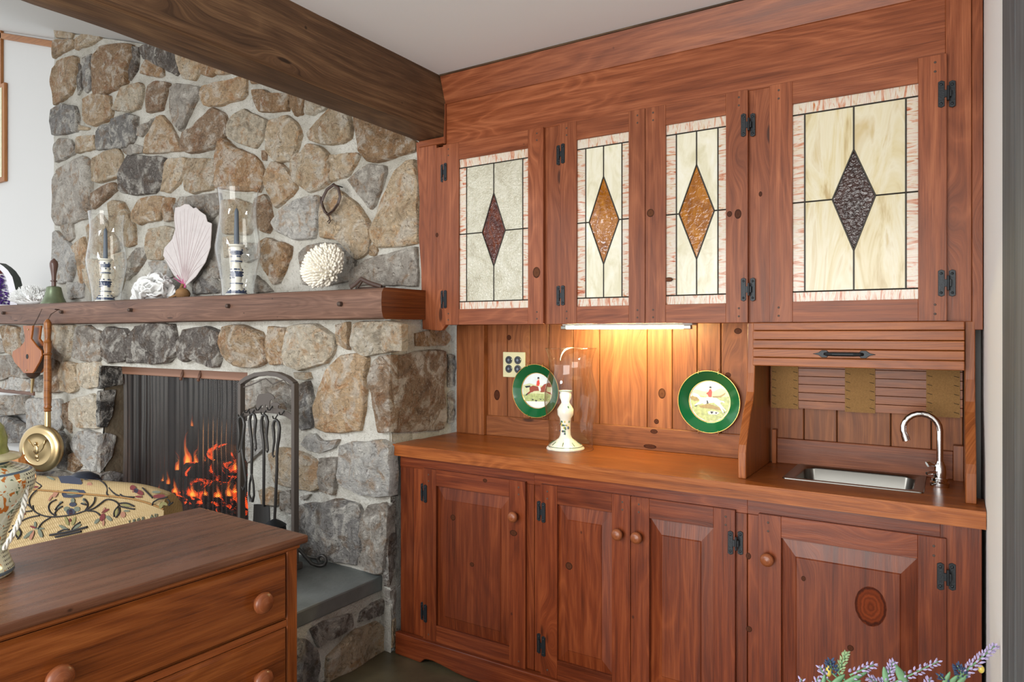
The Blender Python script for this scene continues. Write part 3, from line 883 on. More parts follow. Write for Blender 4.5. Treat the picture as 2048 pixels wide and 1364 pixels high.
T1, T2, T3, T4, T5 = (190, 161, 127), (200, 177, 146), (172, 138, 102), (212, 197, 173), (156, 129, 103)
G1, G2, G3, G4 = (134, 130, 126), (114, 105, 98), (172, 163, 152), (192, 188, 182)
U = '''1U T2 .02 365,200 400,192 490,225 480,262 385,255
1U T1 .025 362,275 495,270 505,315 440,350 365,392 355,350
1U T2 .025 515,265 560,235 670,228 680,262 600,310 520,335
1U T1 .03 360,470 400,420 500,390 525,400 515,560 480,640 370,700 355,560
1U G1 .02 565,400 620,375 615,600 585,625 560,560
1U G2 .014 530,430 552,470 548,600 525,640 522,560
1U T3 .035 645,385 690,330 760,310 895,310 900,400 865,470 860,560 740,620 650,635 640,500
1U G2 .02 905,320 940,330 930,470 880,540 875,450
1U G2 .03 960,330 1000,310 1190,325 1195,420 1215,480 1190,505 1110,460 985,400
1U T3 .025 970,450 1000,405 1100,460 1105,510 1080,525 960,500
1U T2 .025 1200,345 1225,340 1340,380 1360,420 1345,500 1320,540 1250,530 1215,430
1U T3 .025 1370,410 1400,400 1500,410 1475,490 1430,520 1365,500
1U T1 .025 1510,420 1665,475 1665,490 1480,505 1475,495
1U G3 .03 1165,610 1210,580 1360,600 1360,640 1300,750 1230,885 1190,840 1170,720
1U T1 .03 1370,640 1390,590 1640,530 1670,540 1665,640 1640,670 1500,715 1400,715
1U T4 .03 770,740 830,600 950,570 970,600 965,660 940,740 880,760 790,745
1U T5 .03 1015,590 1060,560 1145,565 1115,690 1105,740 1010,760 1005,660
1U T1 .03 570,680 640,640 740,655 755,760 740,810 640,855 575,820
1U G1 .03 355,745 420,715 510,730 530,800 520,890 440,910 360,915 350,830
1U G1 .028 770,810 860,785 930,795 925,880 900,960 870,1000 760,1005 755,870
1U G1 .024 660,900 690,860 750,850 760,950 775,1010 660,1020
1U G3 .02 935,870 1000,840 1055,800 1020,850 965,930 930,920
1U T1 .03 1000,960 1080,800 1110,795 1180,890 1230,1020 1130,1035 985,1040
1U T5 .035 1260,960 1260,910 1330,860 1460,740 1530,790 1545,900 1520,940 1440,1010 1300,1045 1250,1010
2U T4 .03 200,690 230,620 310,580 360,610 445,645 430,720 410,790 370,830 260,795 200,760
1U G3 .028 375,985 410,945 480,955 510,1000 500,1050 430,1085 385,1105 370,1030
1U T2 .025 520,960 530,935 640,925 645,1015 520,1040
1U T2 .014 530,850 600,870 590,885 530,885
pU G3 .03 107,361 116,343 164,318 177,325 178,350 179,398 173,432 145,443 114,448 108,430
1U T2 .03 640,1080 700,1050 800,1020 825,1060 830,1130 800,1210 680,1240 640,1230 630,1150
1U G3 .018 840,1000 900,985 970,1000 960,1040 870,1060 835,1030
1U G2 .033 820,1290 815,1190 880,1065 1115,1080 1105,1180 1085,1270 1040,1310 930,1325 850,1310
1U T2 .025 1130,1110 1150,1090 1265,1080 1265,1110 1220,1250 1150,1305 1100,1300
1U T2 .03 1260,1150 1290,1085 1440,1090 1470,1120 1465,1200 1440,1290 1320,1310 1275,1300
2U T3 .035 115,1080 130,860 150,790 180,790 240,840 350,890 400,940 420,980 410,1090 390,1135 120,1105
3U T5 .028 750,200 760,150 850,100 940,65 955,130 850,215 770,280
3U T1 .028 1100,300 1150,210 1210,185 1340,185 1330,300 1310,365 1160,400 1090,385
3U T3 .024 1355,195 1430,190 1420,370 1360,380 1345,300
3U G3 .03 1450,270 1500,190 1600,180 1800,155 1805,290 1740,360 1710,385 1480,380
3U T4 .03 1220,500 1240,450 1380,430 1450,450 1400,560 1330,690 1230,690 1210,600
3U G4 .028 440,490 470,475 560,570 640,640 610,760 580,870 460,880 445,700
3U T2 .03 900,240 950,215 1020,240 1100,410 1110,560 1050,590 1020,560 930,420
3U G3 .026 1040,820 1060,700 1130,610 1200,600 1210,650 1130,790 1050,860
3U T2 .024 720,430 830,330 930,470 990,590 900,690 760,640
3U T4 .024 690,700 860,710 1000,640 1020,800 960,990 780,1000 700,880
3U G3 .016 490,410 590,400 600,520 560,545 520,480
3U T1 .022 600,600 690,520 720,650 690,880 650,880 640,700
3U G4 .022 550,890 690,890 680,1010 570,1020
3U G3 .024 1680,760 1800,660 1810,850 1720,830
3U G1 .028 1600,900 1700,800 1800,880 1800,970 1600,980
3U G4 .022 1230,720 1380,710 1420,840 1280,860
2U T1 .03 440,1040 500,945 540,945 590,985 630,1040 655,1110 620,1160 520,1240 490,1170 440,1090
2U T2 .033 640,900 700,870 740,820 800,830 870,880 885,960 880,1060 800,1110 740,1135 650,1060 630,980
2U T2 .033 455,770 480,660 600,625 650,670 680,750 660,830 620,920 520,925 460,850
2U T2 .033 740,740 820,650 900,575 1000,600 1030,700 1020,770 960,800 830,810 760,780
2U T3 .035 1065,620 1150,650 1300,720 1455,790 1455,850 1330,890 1200,925 1150,920 1095,860 1080,760
2U T2 .028 890,890 1060,875 1080,895 1010,1020 900,1060 885,970
2U G3 .03 1110,980 1150,955 1250,965 1260,1010 1240,1080 1190,1220 1160,1250 1110,1180 1020,1060
2U T3 .028 360,450 450,445 480,470 600,470 590,585 410,590 380,540
2U T3 .02 345,340 490,375 480,390 350,400
2U T3 .026 625,460 700,470 715,520 690,600 650,615 620,550
2U T4 .024 720,490 870,545 850,570 760,610 715,600
2U T5 .012 415,855 450,855 445,920 420,920
pU T2 .03 758,490 746,478 742,459 756,430 769,393 790,346 811,328 829,323 834,360 835,470 834,483
4U G4 .034 610,400 680,300 790,220 960,175 970,250 950,400 940,510 800,525 720,500 650,450
4U T2 .034 1010,300 1030,180 1120,120 1220,190 1330,290 1385,380 1390,500 1370,620 1280,680 1230,620 1170,540 1020,510
4U T5 .03 450,330 460,200 530,165 570,230 590,400 560,470 510,460 450,400
4U T3 .03 490,680 500,570 560,530 660,560 740,590 735,680 640,880 600,890 540,780
4U G3 .03 1290,780 1400,700 1700,620 1775,600 1778,910 1400,900 1260,910 1265,850
4U G3 .026 830,650 900,590 1000,570 1180,580 1260,700 1240,860 1050,900 860,900
4U T1 .014 1400,600 1440,560 1460,620 1440,670 1395,660
4U G3 .024 440,930 460,830 540,900 590,960 450,970
4U T2 .024 180,220 300,200 420,250 440,400 400,480 200,480 170,350
4U G4 .024 330,560 470,570 480,680 400,720 330,700
4U G3 .022 30,780 80,690 150,720 160,850 80,850
4U T4 .022 190,520 300,500 310,640 200,680
5F T1 .03 0,130 40,110 130,130 155,210 150,290 110,330 50,300 30,200
5F G3 .024 -60,190 35,230 40,300 0,305 -60,300
5F G3 .03 165,120 215,115 210,240 165,240
5F T4 .034 340,130 400,110 520,110 510,200 490,330 450,365 400,340 350,270
5F G3 .034 530,330 540,230 560,130 640,120 720,170 725,330 700,365 580,355
6F G2 .04 15,180 60,110 150,120 185,170 150,310 60,320 20,290
6F G2 .026 165,180 210,120 215,320 170,325
6F G2 .045 220,200 240,110 330,85 450,95 475,200 480,260 420,320 250,325 220,300
6F G2 .045 500,200 530,130 660,110 750,140 755,170 740,280 720,350 680,345 580,290 540,320 500,290
6F T1 .045 760,180 790,110 880,100 990,140 1025,200 1025,320 950,355 860,340 780,270
6F T1 .034 1040,190 1055,110 1150,115 1155,200 1140,330 1060,330 1035,270
7F T4 .04 60,200 90,120 260,105 340,170 390,210 370,310 330,380 260,400 150,420 50,380 45,300
7F T1 .03 410,110 490,90 495,200 490,280 415,240
7F T4 .034 540,100 770,85 860,110 865,200 860,290 780,290 620,325 550,290 520,260 525,170
7F T1 .034 270,830 260,700 300,560 350,430 440,350 560,330 620,360 610,480 590,700 570,850 340,870
7F T5 .03 640,490 680,380 720,350 795,340 795,560 798,860 710,860 690,770 670,600
6F G1 .03 1240,470 1290,450 1320,560 1315,720 1250,740 1200,650
6F G3 .028 900,540 910,450 1050,430 1190,480 1195,630 1100,600 1000,580 900,620
7F T4 .02 100,450 200,450 215,490 180,500 110,490
7F G4 .028 160,960 200,900 260,890 300,940 415,930 380,990 300,1020 200,1000
6F T2 .03 1060,900 1120,860 1240,890 1320,930 1355,1000 1350,1100 1300,1115 1100,1070
7F G3 .028 290,1070 410,1070 405,1180 385,1320 290,1290 280,1180
7F G4 .036 430,1180 440,980 730,940 790,990 795,1320 700,1330 560,1300 440,1240
7F G3 .014 140,1340 210,1325 190,1355 150,1364
6F G4 .024 900,700 1000,690 1010,860 920,940 895,880
6F T2 .026 990,1120 1050,1100 1100,1130 1090,1210 1000,1200
6F G3 .026 1120,1130 1180,1120 1190,1260 1130,1240
8F G1 .036 130,180 250,165 400,150 520,180 545,260 540,400 520,560 450,540 300,520 200,490 140,480
8F G3 .034 560,280 600,190 700,175 735,200 728,400 700,620 620,610 540,570 545,400
5F G3 .036 -80,350 90,330 130,420 180,470 190,490 90,470 20,500 -80,500
5F G4 .03 30,520 90,480 195,500 215,585 120,572 20,565
5F G1 .026 240,490 285,470 285,580 250,580
5F T5 .03 350,420 380,350 410,370 420,480 435,580 370,590 345,500
5F T2 .034 430,450 450,370 540,390 560,470 550,570 510,590 440,570
5F T4 .034 580,480 570,390 700,370 718,420 715,540 640,560 590,545
5F G4 .034 200,660 230,640 430,650 440,820 420,860 330,850 200,840
5F T5 .024 450,680 495,660 505,880 460,830
5F T4 .034 510,700 530,650 660,610 690,640 712,720 708,840 580,840 510,780
5F G1 .03 420,900 440,880 480,940 495,1050 480,1140 420,1130
5F T3 .028 500,1040 560,1020 570,1120 540,1160 490,1140
5F G4 .036 520,950 560,890 620,870 700,890 718,900 705,1000 690,1150 640,1140 560,1040
5F G3 .03 560,1160 640,1150 720,1170 715,1330 560,1330
5F G3 .03 250,1180 420,1160 520,1190 520,1330 260,1330
5J G5 .02 725,405 872,412 880,530 722,560
5J G5 .02 718,590 830,582 800,750 770,830 715,830
5J G1 .02 722,1000 760,890 830,910 800,1050 722,1160
5J G1 .02 725,1190 800,1160 880,1180 880,1290 730,1290
5N G1 .05 -60,780 60,770 200,860 180,940 -60,940
5N G3 .05 -60,620 180,620 200,740 60,750 -60,740
7S T3 .02 985,170 1160,125 1225,190 1215,220 1180,250 990,255
7S T5 .024 812,345 1180,302 1185,380 1160,560 1185,760 1170,830 1000,850 815,858
7S G1 .02 1210,325 1258,330 1255,540 1212,545
7S G3 .02 1214,605 1245,585 1258,700 1248,800 1214,805
7S G2 .014 803,1055 850,1045 850,1325 803,1330
8S G2 .014 748,195 780,140 788,300 780,600 745,710 735,500
8S G3 .012 745,760 785,730 785,900 770,920
8S T2 .012 768,960 788,940 788,1120 762,1130
8H G2 .02 220,1010 300,960 480,905 495,990 400,1050 270,1125
8H G2 .02 540,960 560,890 640,830 735,790 735,870 680,910
8H T2 .028 330,1260 340,1190 440,1100 520,1020 640,970 690,1010 735,1110 735,1190 650,1250 500,1380 330,1440
8H G1 .024 60,1070 180,1090 240,1150 265,1250 240,1400 60,1400'''
CK = dict(G5=(58, 55, 52), T1=T1, T2=T2, T3=T3, T4=T4, T5=T5, G1=G1, G2=G2, G3=G3, G4=G4)
for ln in U.split('\n'):
    a, c, h, rest = ln.split(' ', 3)
    j = srnd.uniform(.97, 1.13)
    stone(a[0], a[1], tuple(min(255, x * j) for x in CK[c]), float(h), rest)

# hearth: mortared base and slate slabs
HT = 0.329
b = MB(); b.box((X0, 1.735, 0), (XH, YF + .02, .262)); b.build('hearth_base', 'mortar', FP)
xs = [X0, -5.0, -3.7, -2.118]
for k in range(3):
    b = MB(); b.box((xs[k] + .004, 1.70, .262), (xs[k + 1] - .004, YF + .03, HT)); b.build('hearth_slab', 'slate', FP, bevel=.008, seg=2)

# mantel timber
MT = 1.594
mt = MB()


def mant(i, j):
    x = -6.35 + (6.35 - 2.048) * i
    prof = [(2.50, 1.458), (2.215, 1.456), (2.20, 1.462), (2.192, 1.49), (2.190, 1.53), (2.193, 1.57), (2.205, 1.588), (2.23, 1.594), (2.51, 1.594)]
    k = j * 8; a = int(min(7, k)); w = k - a
    y = prof[a][0] * (1 - w) + prof[a + 1][0] * w; z = prof[a][1] * (1 - w) + prof[a + 1][1] * w
    return (x, y + .010 * nz((x, y, z), 2.2, 4) * (j < .93), z + (.008 * nz((x, 0, 0), 1.4, 8) if j < .8 else 0))


MTO = thing('mantel', 'thick rustic brown timber mantel shelf across the stone fireplace', 'mantel', (-4.2, 2.35, 1.456))
mt.grid(mant, 90, 8, uvf=lambda i, j: (i * 4.3, j * .5))
endp = [mant(1, j / 8) for j in range(9)]
mt.face([(p[0], p[1], p[2]) for p in endp], 1, [(p[1] * .6, p[2] * 3) for p in endp], .8)
mt.build('timber', ['mantel', 'dresser'], MTO, smooth=35)
for u, v in ((8, 626), (124, 624), (261, 620), (457, 612), (681, 608)):
    p = onY(u, v, 2.186); b = MB(); b.lathe([(.0, -.01), (.011, -.01), (.011, .012), (.006, .017), (0, .018)], p, 10, axis='y'); b.build('peg', 'peg', MTO, smooth=40)

# ------------------------------------------------------------------ wall cabinet with stained-glass doors
YC = 2.482          # face frame front
DF = 2.462          # door front
WC = thing('wall_cabinet', 'reddish-brown pine wall cabinet with four stained-glass doors', 'cabinet', (-1.0, 2.6, 1.43))
le = [onY(u, v, YC) for u, v in ((832, 285), (835, 340), (839, 400), (837, 470), (842, 540), (843, 600), (845, 658))]
b = MB()
b.prism([(p.x, p.z) for p in le] + [(-1.985, 1.409), (-1.985, 2.28)], 1, YC, YC + .022, 1); b.build('frame_stile', 'pine', WC, bevel=.0015)
b = MB(); b.prism([(-1.985, 1.409), (-1.955, 1.409), (-1.93, 1.434), (-1.90, 1.434), (-1.90, 2.242), (-1.985, 2.242)], 1, YC, YC + .022, 1); b.build('frame_stile', 'pine', WC, bevel=.0015)
for x0, x1 in ((-1.43, -1.322), (-.612, -.512)):
    b = MB(); b.box((x0, YC, 1.434), (x1, YC + .022, 2.242), 'z'); b.build('frame_stile', 'pine', WC, bevel=.0015)
b = MB(); b.prism([(-.03, 2.242), (-.03, 1.434), (.002, 1.433), (.016, 1.427), (.024, 1.416), (.034, 1.409), (.048, 1.408), (.048, 2.55), (-.018, 2.55), (-.018, 2.242)], 1, YC, YC + .022, 1)
b.build('frame_stile', 'pine', WC, bevel=.0015)
b = MB(); b.box((.049, YC - .002, 1.408), (.076, YC + .02, 2.55), 'z'); b.build('scribe_strip', 'pine', WC, bevel=.0015)
b = MB(); b.box((-2.085, YC - .006, 2.255), (-1.93, YC + .03, 2.285), 'x'); b.build('cap_strip', 'pine', WC, bevel=.003)
b = MB(); b.box((-1.93, YC, 2.242), (-.018, YC + .022, 2.435), 'x'); b.build('frieze_board', 'pine', WC, bevel=.0015)
b = MB(); b.box((-1.935, YC - .012, 2.25), (-1.925, YC + .01, 2.43), 'z'); b.build('frieze_edge', 'pine', WC, bevel=.002)
b = MB(); b.prism([(YC, 2.428), (YC - .004, 2.430), (YC - .045, 2.55), (YC + .02, 2.55), (YC + .02, 2.428)], 0, -1.93, -.018, 1); b.xform(lambda p: p)
# grain of the crown runs along the wall
b.uv = [[(b.v[i].x, b.v[i].z + b.v[i].y) for i in f] for f in b.f]
b.build('crown_board', 'pine', WC)
b = MB(); b.box((-1.93, YC - .048, 2.542), (-.018, YC - .03, 2.549), 'x', tone=.5); b.build('crown_fillet', 'beam', WC)
b = MB(); b.box((-2.04, YC + .022, 1.436), (.05, YW, 1.455), 'x'); b.build('cabinet_bottom', 'pine', WC)
b = MB(); b.box((-2.04, YW - .01, 1.45), (.05, YW, 2.54), 'z', tone=.6); b.box((-2.04, YC + .022, 1.45), (-2.02, YW, 2.3), 'z'); b.box((.03, YC + .022, 1.41), (.05, YW, 2.54), 'z'); b.build('carcass', 'pine', WC)
b = MB(); b.box((-2.0, YC + .03, 2.255), (.04, YW - .012, 2.27), 'x', tone=.6); b.build('cabinet_top', 'pine', WC)


def hinge(par, x, z, y, s, hh=.082):
    """s=+1 when the door lies to the right of the hinge line"""
    h = MB()
    for k in (-1, 1):
        w = .017
        xa = x + k * .014
        pr = [(xa - w / 2, z - hh / 2 + .004), (xa, z - hh / 2), (xa + w / 2, z - hh / 2 + .004), (xa + w / 2, z + hh / 2 - .004), (xa, z + hh / 2), (xa - w / 2, z + hh / 2 - .004)]
        yy = y if k == s else YOFF + y
        h.prism(pr, 1, yy - .0035, yy, 1)
        for q in (-1, 1):
            h.lathe([(.0045, -.001), (.004, .002), (0, .003)], (xa, yy - .0035, z + q * (hh / 2 - .012)), 8, axis='y')
    h.box((x - .012, y - .003, z - .011), (x + .012, y + .004, z + .011))
    h.tube([(x - .004 * s, y - .004, z - .022), (x - .004 * s, y - .004, z + .022)], .0042, 8)
    return h.build('hinge', 'iron', par, bevel=.0008, label='black hammered H hinge')


YOFF = .014
DOORS = [
    # x0, x1, opening l, r, border l, r, diamond (top z, lx, rx, bottom z, cx), hinge side, materials
    (-1.931, -1.413, -1.843, -1.486, -1.806, -1.516, (1.999, -1.722, -1.603, 1.685, -1.662), 'l', 'g_ripple', 'g_red', 'dark red-brown rippled diamond'),
    (-1.335, -.9735, -1.260, -1.039, -1.224, -1.070, (2.008, -1.209, -1.082, 1.666, -1.147), 'l', 'g_cream', 'g_amber', 'amber diamond'),
    (-.9715, -.598, -.893, -.673, -.855, -.703, (2.006, -.845, -.716, 1.665, -.780), 'r', 'g_cream', 'g_amber', 'amber diamond'),
    (-.526, -.0145, -.452, -.089, -.415, -.122, (1.988, -.331, -.206, 1.664, -.268), 'r', 'g_honey', 'g_plum', 'dark plum rippled diamond')]
ZB, ZT = 1.4345, 2.241
OB, OT, BB, BT = 1.503, 2.165, 1.536, 2.127
for (x0, x1, ol, orr, bl, br, dia, hs, gm, dm, dl) in DOORS:
    d = MB()
    d.box((x0, DF, ZB), (ol, DF + .02, ZT), 'z'); d.box((orr, DF, ZB), (x1, DF + .02, ZT), 'z')
    d.box((ol, DF + .0006, OT), (orr, DF + .02, ZT), 'x'); d.box((ol, DF + .0006, ZB), (orr, DF + .02, OB), 'x')
    for (px, pz) in ((x0 + .03, ZT - .022), (x0 + .03, ZT - .05), (x0 + .03, ZB + .022), (x0 + .03, ZB + .05), (x1 - .03, ZT - .022), (x1 - .03, ZT - .05), (x1 - .03, ZB + .022), (x1 - .03, ZB + .05)):
        d.lathe([(.004, -.001), (.004, .0008), (0, .0012)], (px, DF, pz), 8, m=1, axis='y')
    door = d.build('door', ['pine', 'peg'], WC, bevel=.0018, label='glazed pine door with ' + dl)
    g0, g1 = DF + .009, DF + .013
    tz, lx, rx, bz, cx = dia
    mz = (1.834)

    def pane(poly, mat, g, lab=None):
        p_ = MB(); p_.prism(poly, 1, g0, g1, g, tone=1.0); p_.build('pane', mat, door, label=lab)
    R_ = lambda a, c, e, f: [(a, c), (e, c), (e, f), (a, f)]
    pane(R_(ol, BT, orr, OT), 'g_pink', 1); pane(R_(ol, OB, orr, BB), 'g_pink', 1)
    for a, e in ((ol, bl), (br, orr)):
        pane(R_(a, BB, e, mz), 'g_pink', 0); pane(R_(a, mz, e, BT), 'g_pink', 0)
    pane([(bl, mz), (lx, mz), (cx, tz), (cx, BT), (bl, BT)], gm, 1)
    pane([(cx, tz), (rx, mz), (br, mz), (br, BT), (cx, BT)], gm, 1)
    pane([(bl, BB), (cx, BB), (cx, bz), (lx, mz), (bl, mz)], gm, 1)
    pane([(cx, BB), (br, BB), (br, mz), (rx, mz), (cx, bz)], gm, 1)
    pane([(lx, mz), (cx, bz), (rx, mz), (cx, tz)], dm, 1, dl)
    cm = MB(); yy = g0 - .0005
    for a, e in (((ol, BT), (orr, BT)), ((ol, BB), (orr, BB)), ((bl, BB), (bl, BT)), ((br, BB), (br, BT)), ((cx, tz), (cx, BT)), ((cx, BB), (cx, bz)),
                 ((ol, mz), (lx, mz)), ((rx, mz), (orr, mz)), ((lx, mz), (cx, tz)), ((cx, tz), (rx, mz)), ((rx, mz), (cx, bz)), ((cx, bz), (lx, mz))):
        cm.tube([(a[0], yy, a[1]), (e[0], yy, e[1])], .0026, 6)
    cm.build('lead_came', 'came', door)
    b = MB(); b.box((ol - .01, DF + .016, OB - .01), (orr + .01, DF + .019, OT + .01)); b.build('backing', 'black', door)
    hx = x0 if hs == 'l' else x1
    for zz in (2.119, 1.549): hinge(door, hx, zz, DF, 1 if hs == 'l' else -1)

# lamp under the cabinet
LT = thing('under_cabinet_lamp', 'slim glowing fluorescent lamp under the wall cabinet', 'lamp', (-1.10, 2.56, 1.42))
b = MB(); b.box((-1.37, 2.545, 1.428), (-.82, 2.60, 1.436)); b.build('housing', 'white', LT, bevel=.002)
b = MB(); b.tube([(-1.36, 2.57, 1.4205), (-.86, 2.57, 1.4205)], .006, 10); b.build('tube', 'tube_light', LT, smooth=60)
b = MB(); b.box((-.86, 2.56, 1.413), (-.83, 2.58, 1.428)); b.box((-1.385, 2.56, 1.413), (-1.36, 2.58, 1.428)); b.build('socket', 'steel', LT, bevel=.002)

# ------------------------------------------------------------------ panelling behind the counter
PN = thing('plank_panelling', 'vertical pine planks behind the counter', 'panelling', (-1.2, 2.73, .915))
edges = [-2.02, -1.9, -1.758, -1.634, -1.536, -1.413, -1.285, -1.068, -.961, -.858, -.764, -.604, -.461, -.35, -.18, -.06, .03]
for k in range(len(edges) - 1):
    if k == 0: continue
    b = MB(); b.box((edges[k] + .0012, 2.726, .915), (edges[k + 1] - .0012, 2.742, 1.44), 'z', tone=RND.uniform(.84, 1.14)); b.build('plank', 'pine_back', PN, bevel=.0025)
b = MB(); b.box((-2.03, 2.739, .915), (.05, 2.745, 1.44), tone=.2); b.build('plank_backing', 'black', PN)
b = MB(); b.box((-2.035, 2.70, .915), (-1.905, 2.742, 1.436), 'z'); b.build('end_board', 'pine_back', PN, bevel=.002)
b = MB(); b.box((-1.905, 2.692, .915), (-1.868, 2.742, 1.436), 'z', tone=1.1); b.build('end_post', 'pine_back', PN, bevel=.002)
b = MB(); b.box((-1.868, 2.712, .915), (-.604, 2.727, 1.008), 'x'); b.build('splash_board', 'pine_back', PN, bevel=.002)
b = MB(); b.box((-.552, 2.71, .915), (.002, 2.727, 1.008), 'x', tone=.8); b.build('splash_board', 'pine', PN, bevel=.002)
b = MB(); b.box((-.567, 2.695, .915), (-.552, 2.727, 1.04), 'z'); b.build('cleat', 'oak', PN, bevel=.001)
b = MB(); b.box((.002, 2.69, .915), (.03, 2.727, 1.03), 'z'); b.build('cleat', 'oak_dark', PN, bevel=.001)

# ------------------------------------------------------------------ sink hutch: side boards and tambour
HU = thing('tambour_hutch', 'oak roll-up tambour hutch over the bar sink', 'hutch', (-.28, 2.5, .915))
prof = [(2.352, .915), (2.352, .955), (2.353, 1.0), (2.360, 1.026), (2.385, 1.075), (2.42, 1.13), (2.452, 1.165), (2.464, 1.195), (2.474, 1.26), (2.480, 1.434), (2.724, 1.434), (2.724, .915)]
b = MB(); b.prism(prof, 0, -.603, -.577, 1); b.build('side_board', 'oak', HU, bevel=.002)
b = MB(); b.prism(prof, 0, .031, .057, 1); b.build('side_board', 'oak', HU, bevel=.002)
zs = [1.434, 1.4065, 1.3755, 1.346, 1.3165, 1.287]
for k in range(5):
    yo = 2.434 + (.006 if k == 0 else 0)
    b = MB(); b.box((-.575, yo, zs[k + 1] + .0007), (.030, yo + .014, zs[k] - .0007), 'x', tone=RND.uniform(.95, 1.06)); b.build('tambour_slat', 'oak', HU, bevel=.0022, seg=2)
for k in range(10):
    b = MB(); z1 = 1.123 + .0295 * k; b.box((-.572, 2.694, z1 + .0008), (.028, 2.705, z1 + .0287), 'x', tone=RND.uniform(.78, .9)); b.build('rolled_slat', 'oak', HU, bevel=.0006)
for x0, x1 in ((-.568, -.474), (-.32, -.225), (-.074, .021)):
    b = MB(); b.box((x0, 2.691, 1.121), (x1, 2.694, 1.42)); b.build('webbing_strap', 'webbing', HU)
    st = MB()
    for k in range(8):
        for sx in (x0 + .010, x1 - .010):
            z1 = 1.135 + .0295 * k
            st.tube([(sx - .007, 2.690, z1 + .004), (sx + .007, 2.690, z1)], .0008, 5)
    st.build('staples', 'iron', HU)
hd = MB()
hx, hz, hy = -.293, 1.331, 2.4345
hd.tube([(hx - .055, hy - .004, hz), (hx - .048, hy - .018, hz), (hx - .03, hy - .022, hz), (hx + .03, hy - .022, hz), (hx + .048, hy - .018, hz), (hx + .055, hy - .004, hz)], [.005, .006, .007, .007, .006, .005], 8)
for s_ in (-1, 1):
    hd.prism([(hx + s_ * .040, hz), (hx + s_ * .050, hz + .012), (hx + s_ * .064, hz + .012), (hx + s_ * .074, hz + .004), (hx + s_ * .092, hz), (hx + s_ * .074, hz - .004), (hx + s_ * .064, hz - .012), (hx + s_ * .050, hz - .012)], 1, hy - .005, hy, 0)
hd.build('pull_handle', 'iron', HU, bevel=.001, label='black iron pull with spade-shaped ends')

# ------------------------------------------------------------------ worktop, sink, tap
CT = MB()
x0, x1, y0, y1, z0, z1 = -2.057, .077, 2.27, 2.724, .866, .915
sx0, sx1, sy0, sy1 = -.462, -.09, 2.442, 2.704
CT.box((x0, y0, z0), (x1, y0 + .022, z1), 'x', tone=1.04)
for ya, yb in ((2.292, 2.37), (2.37, sy0)): CT.box((x0, ya, z0), (x1, yb, z1), 'x', tone=RND.uniform(.95, 1.03))
for ya, yb in ((sy0, 2.52), (2.52, 2.61), (2.61, sy1)):
    tn = RND.uniform(.92, 1.04)
    CT.box((x0 + .012, ya, z0), (sx0, yb, z1), 'x', tone=tn); CT.box((sx1, ya, z0), (x1 - .02, yb, z1), 'x', tone=tn)
CT.box((x0 + .012, sy1, z0), (x1 - .02, y1, z1), 'x')
ct = CT.build('worktop', 'oak', bevel=0, origin=(-1, 2.5, .866))
tag(ct, 'long oiled oak worktop over the base cabinets', 'worktop')

SK = thing('bar_sink', 'small rectangular stainless steel bar sink set into the worktop', 'sink', (-.276, 2.573, .915))


def rrect(x0, x1, y0, y1, r, z, n=5):
    out = []
    for cx, cy, a0 in ((x1 - r, y1 - r, 0), (x0 + r, y1 - r, 90), (x0 + r, y0 + r, 180), (x1 - r, y0 + r, 270)):
        for k in range(n + 1):
            a = math.radians(a0 + 90 * k / n); out.append((cx + r * math.cos(a), cy + r * math.sin(a), z))
    return out


def loft(mb, loops, m=0, cap_last=True):
    n = len(loops[0]); base = len(mb.v)
    for L in loops: mb.v += [Vector(p) for p in L]
    for i in range(len(loops) - 1):
        for k in range(n):
            k2 = (k + 1) % n
            mb.f.append((base + i * n + k, base + i * n + k2, base + (i + 1) * n + k2, base + (i + 1) * n + k)); mb.uv.append([(0, 0)] * 4); mb.m.append(m); mb.t.append(1.0)
    if cap_last:
        mb.f.append(tuple(base + (len(loops) - 1) * n + k for k in range(n))); mb.uv.append([(0, 0)] * n); mb.m.append(m); mb.t.append(1.0)


b = MB()
loft(b, [rrect(-.479, -.073, 2.424, 2.722, .012, .9155), rrect(-.478, -.074, 2.425, 2.721, .012, .9185), rrect(-.470, -.082, 2.433, 2.713, .012, .9195), rrect(-.452, -.100, 2.452, 2.694, .03, .917),
         rrect(-.446, -.106, 2.458, 2.688, .03, .910), rrect(-.440, -.112, 2.464, 2.682, .03, .80), rrect(-.425, -.127, 2.479, 2.667, .03, .785)])
b.build('basin', 'steel', SK, smooth=40)
b = MB(); b.lathe([(.0, .0), (.032, .0), (.034, .002), (.028, .003), (0, .001)], (-.276, 2.573, .7855), 20); b.build('drain', 'chrome', SK, smooth=40)

TP = thing('bar_tap', 'chrome gooseneck bar tap with lever beside the sink', 'tap', (-.034, 2.565, .915))
tx, ty = -.034, 2.565
b = MB(); b.lathe([(.026, 0), (.027, .006), (.027, .014), (.022, .018), (.0225, .026), (.021, .028)], (tx, ty, .915), 28); b.build('base_flange', 'chrome', TP, smooth=40)
b = MB(); b.lathe([(.017, .026), (.018, .045), (.0165, .065), (.012, .075), (.011, .08)], (tx, ty, .915), 24)
b.tube([(tx - .005, ty - .005, .962), (tx - .035, ty - .025, .957)], [.008, .005], 10); b.build('valve_body', 'chrome', TP, smooth=40)
b = MB(); b.tube([(tx - .012, ty - .006, .982), (tx - .028, ty - .014, .987), (tx - .034, ty - .017, .984)], [.005, .008, .009], 10); b.build('lever', 'chrome', TP, smooth=40)
pts = [(tx, ty, .985), (tx, ty, 1.09)]
R = .05
for k in range(13):
    a = math.radians(180 - 205 * k / 12 + 0)
    pts.append((tx - R - R * math.cos(math.radians(180)) * 0 + R * math.cos(math.radians(205 * k / 12)), ty - (.015 * k / 12), 1.092 + R * math.sin(math.radians(205 * k / 12))))
b = MB(); b.tube(pts, .0098, 14); b.build('spout', 'chrome', TP, smooth=50)
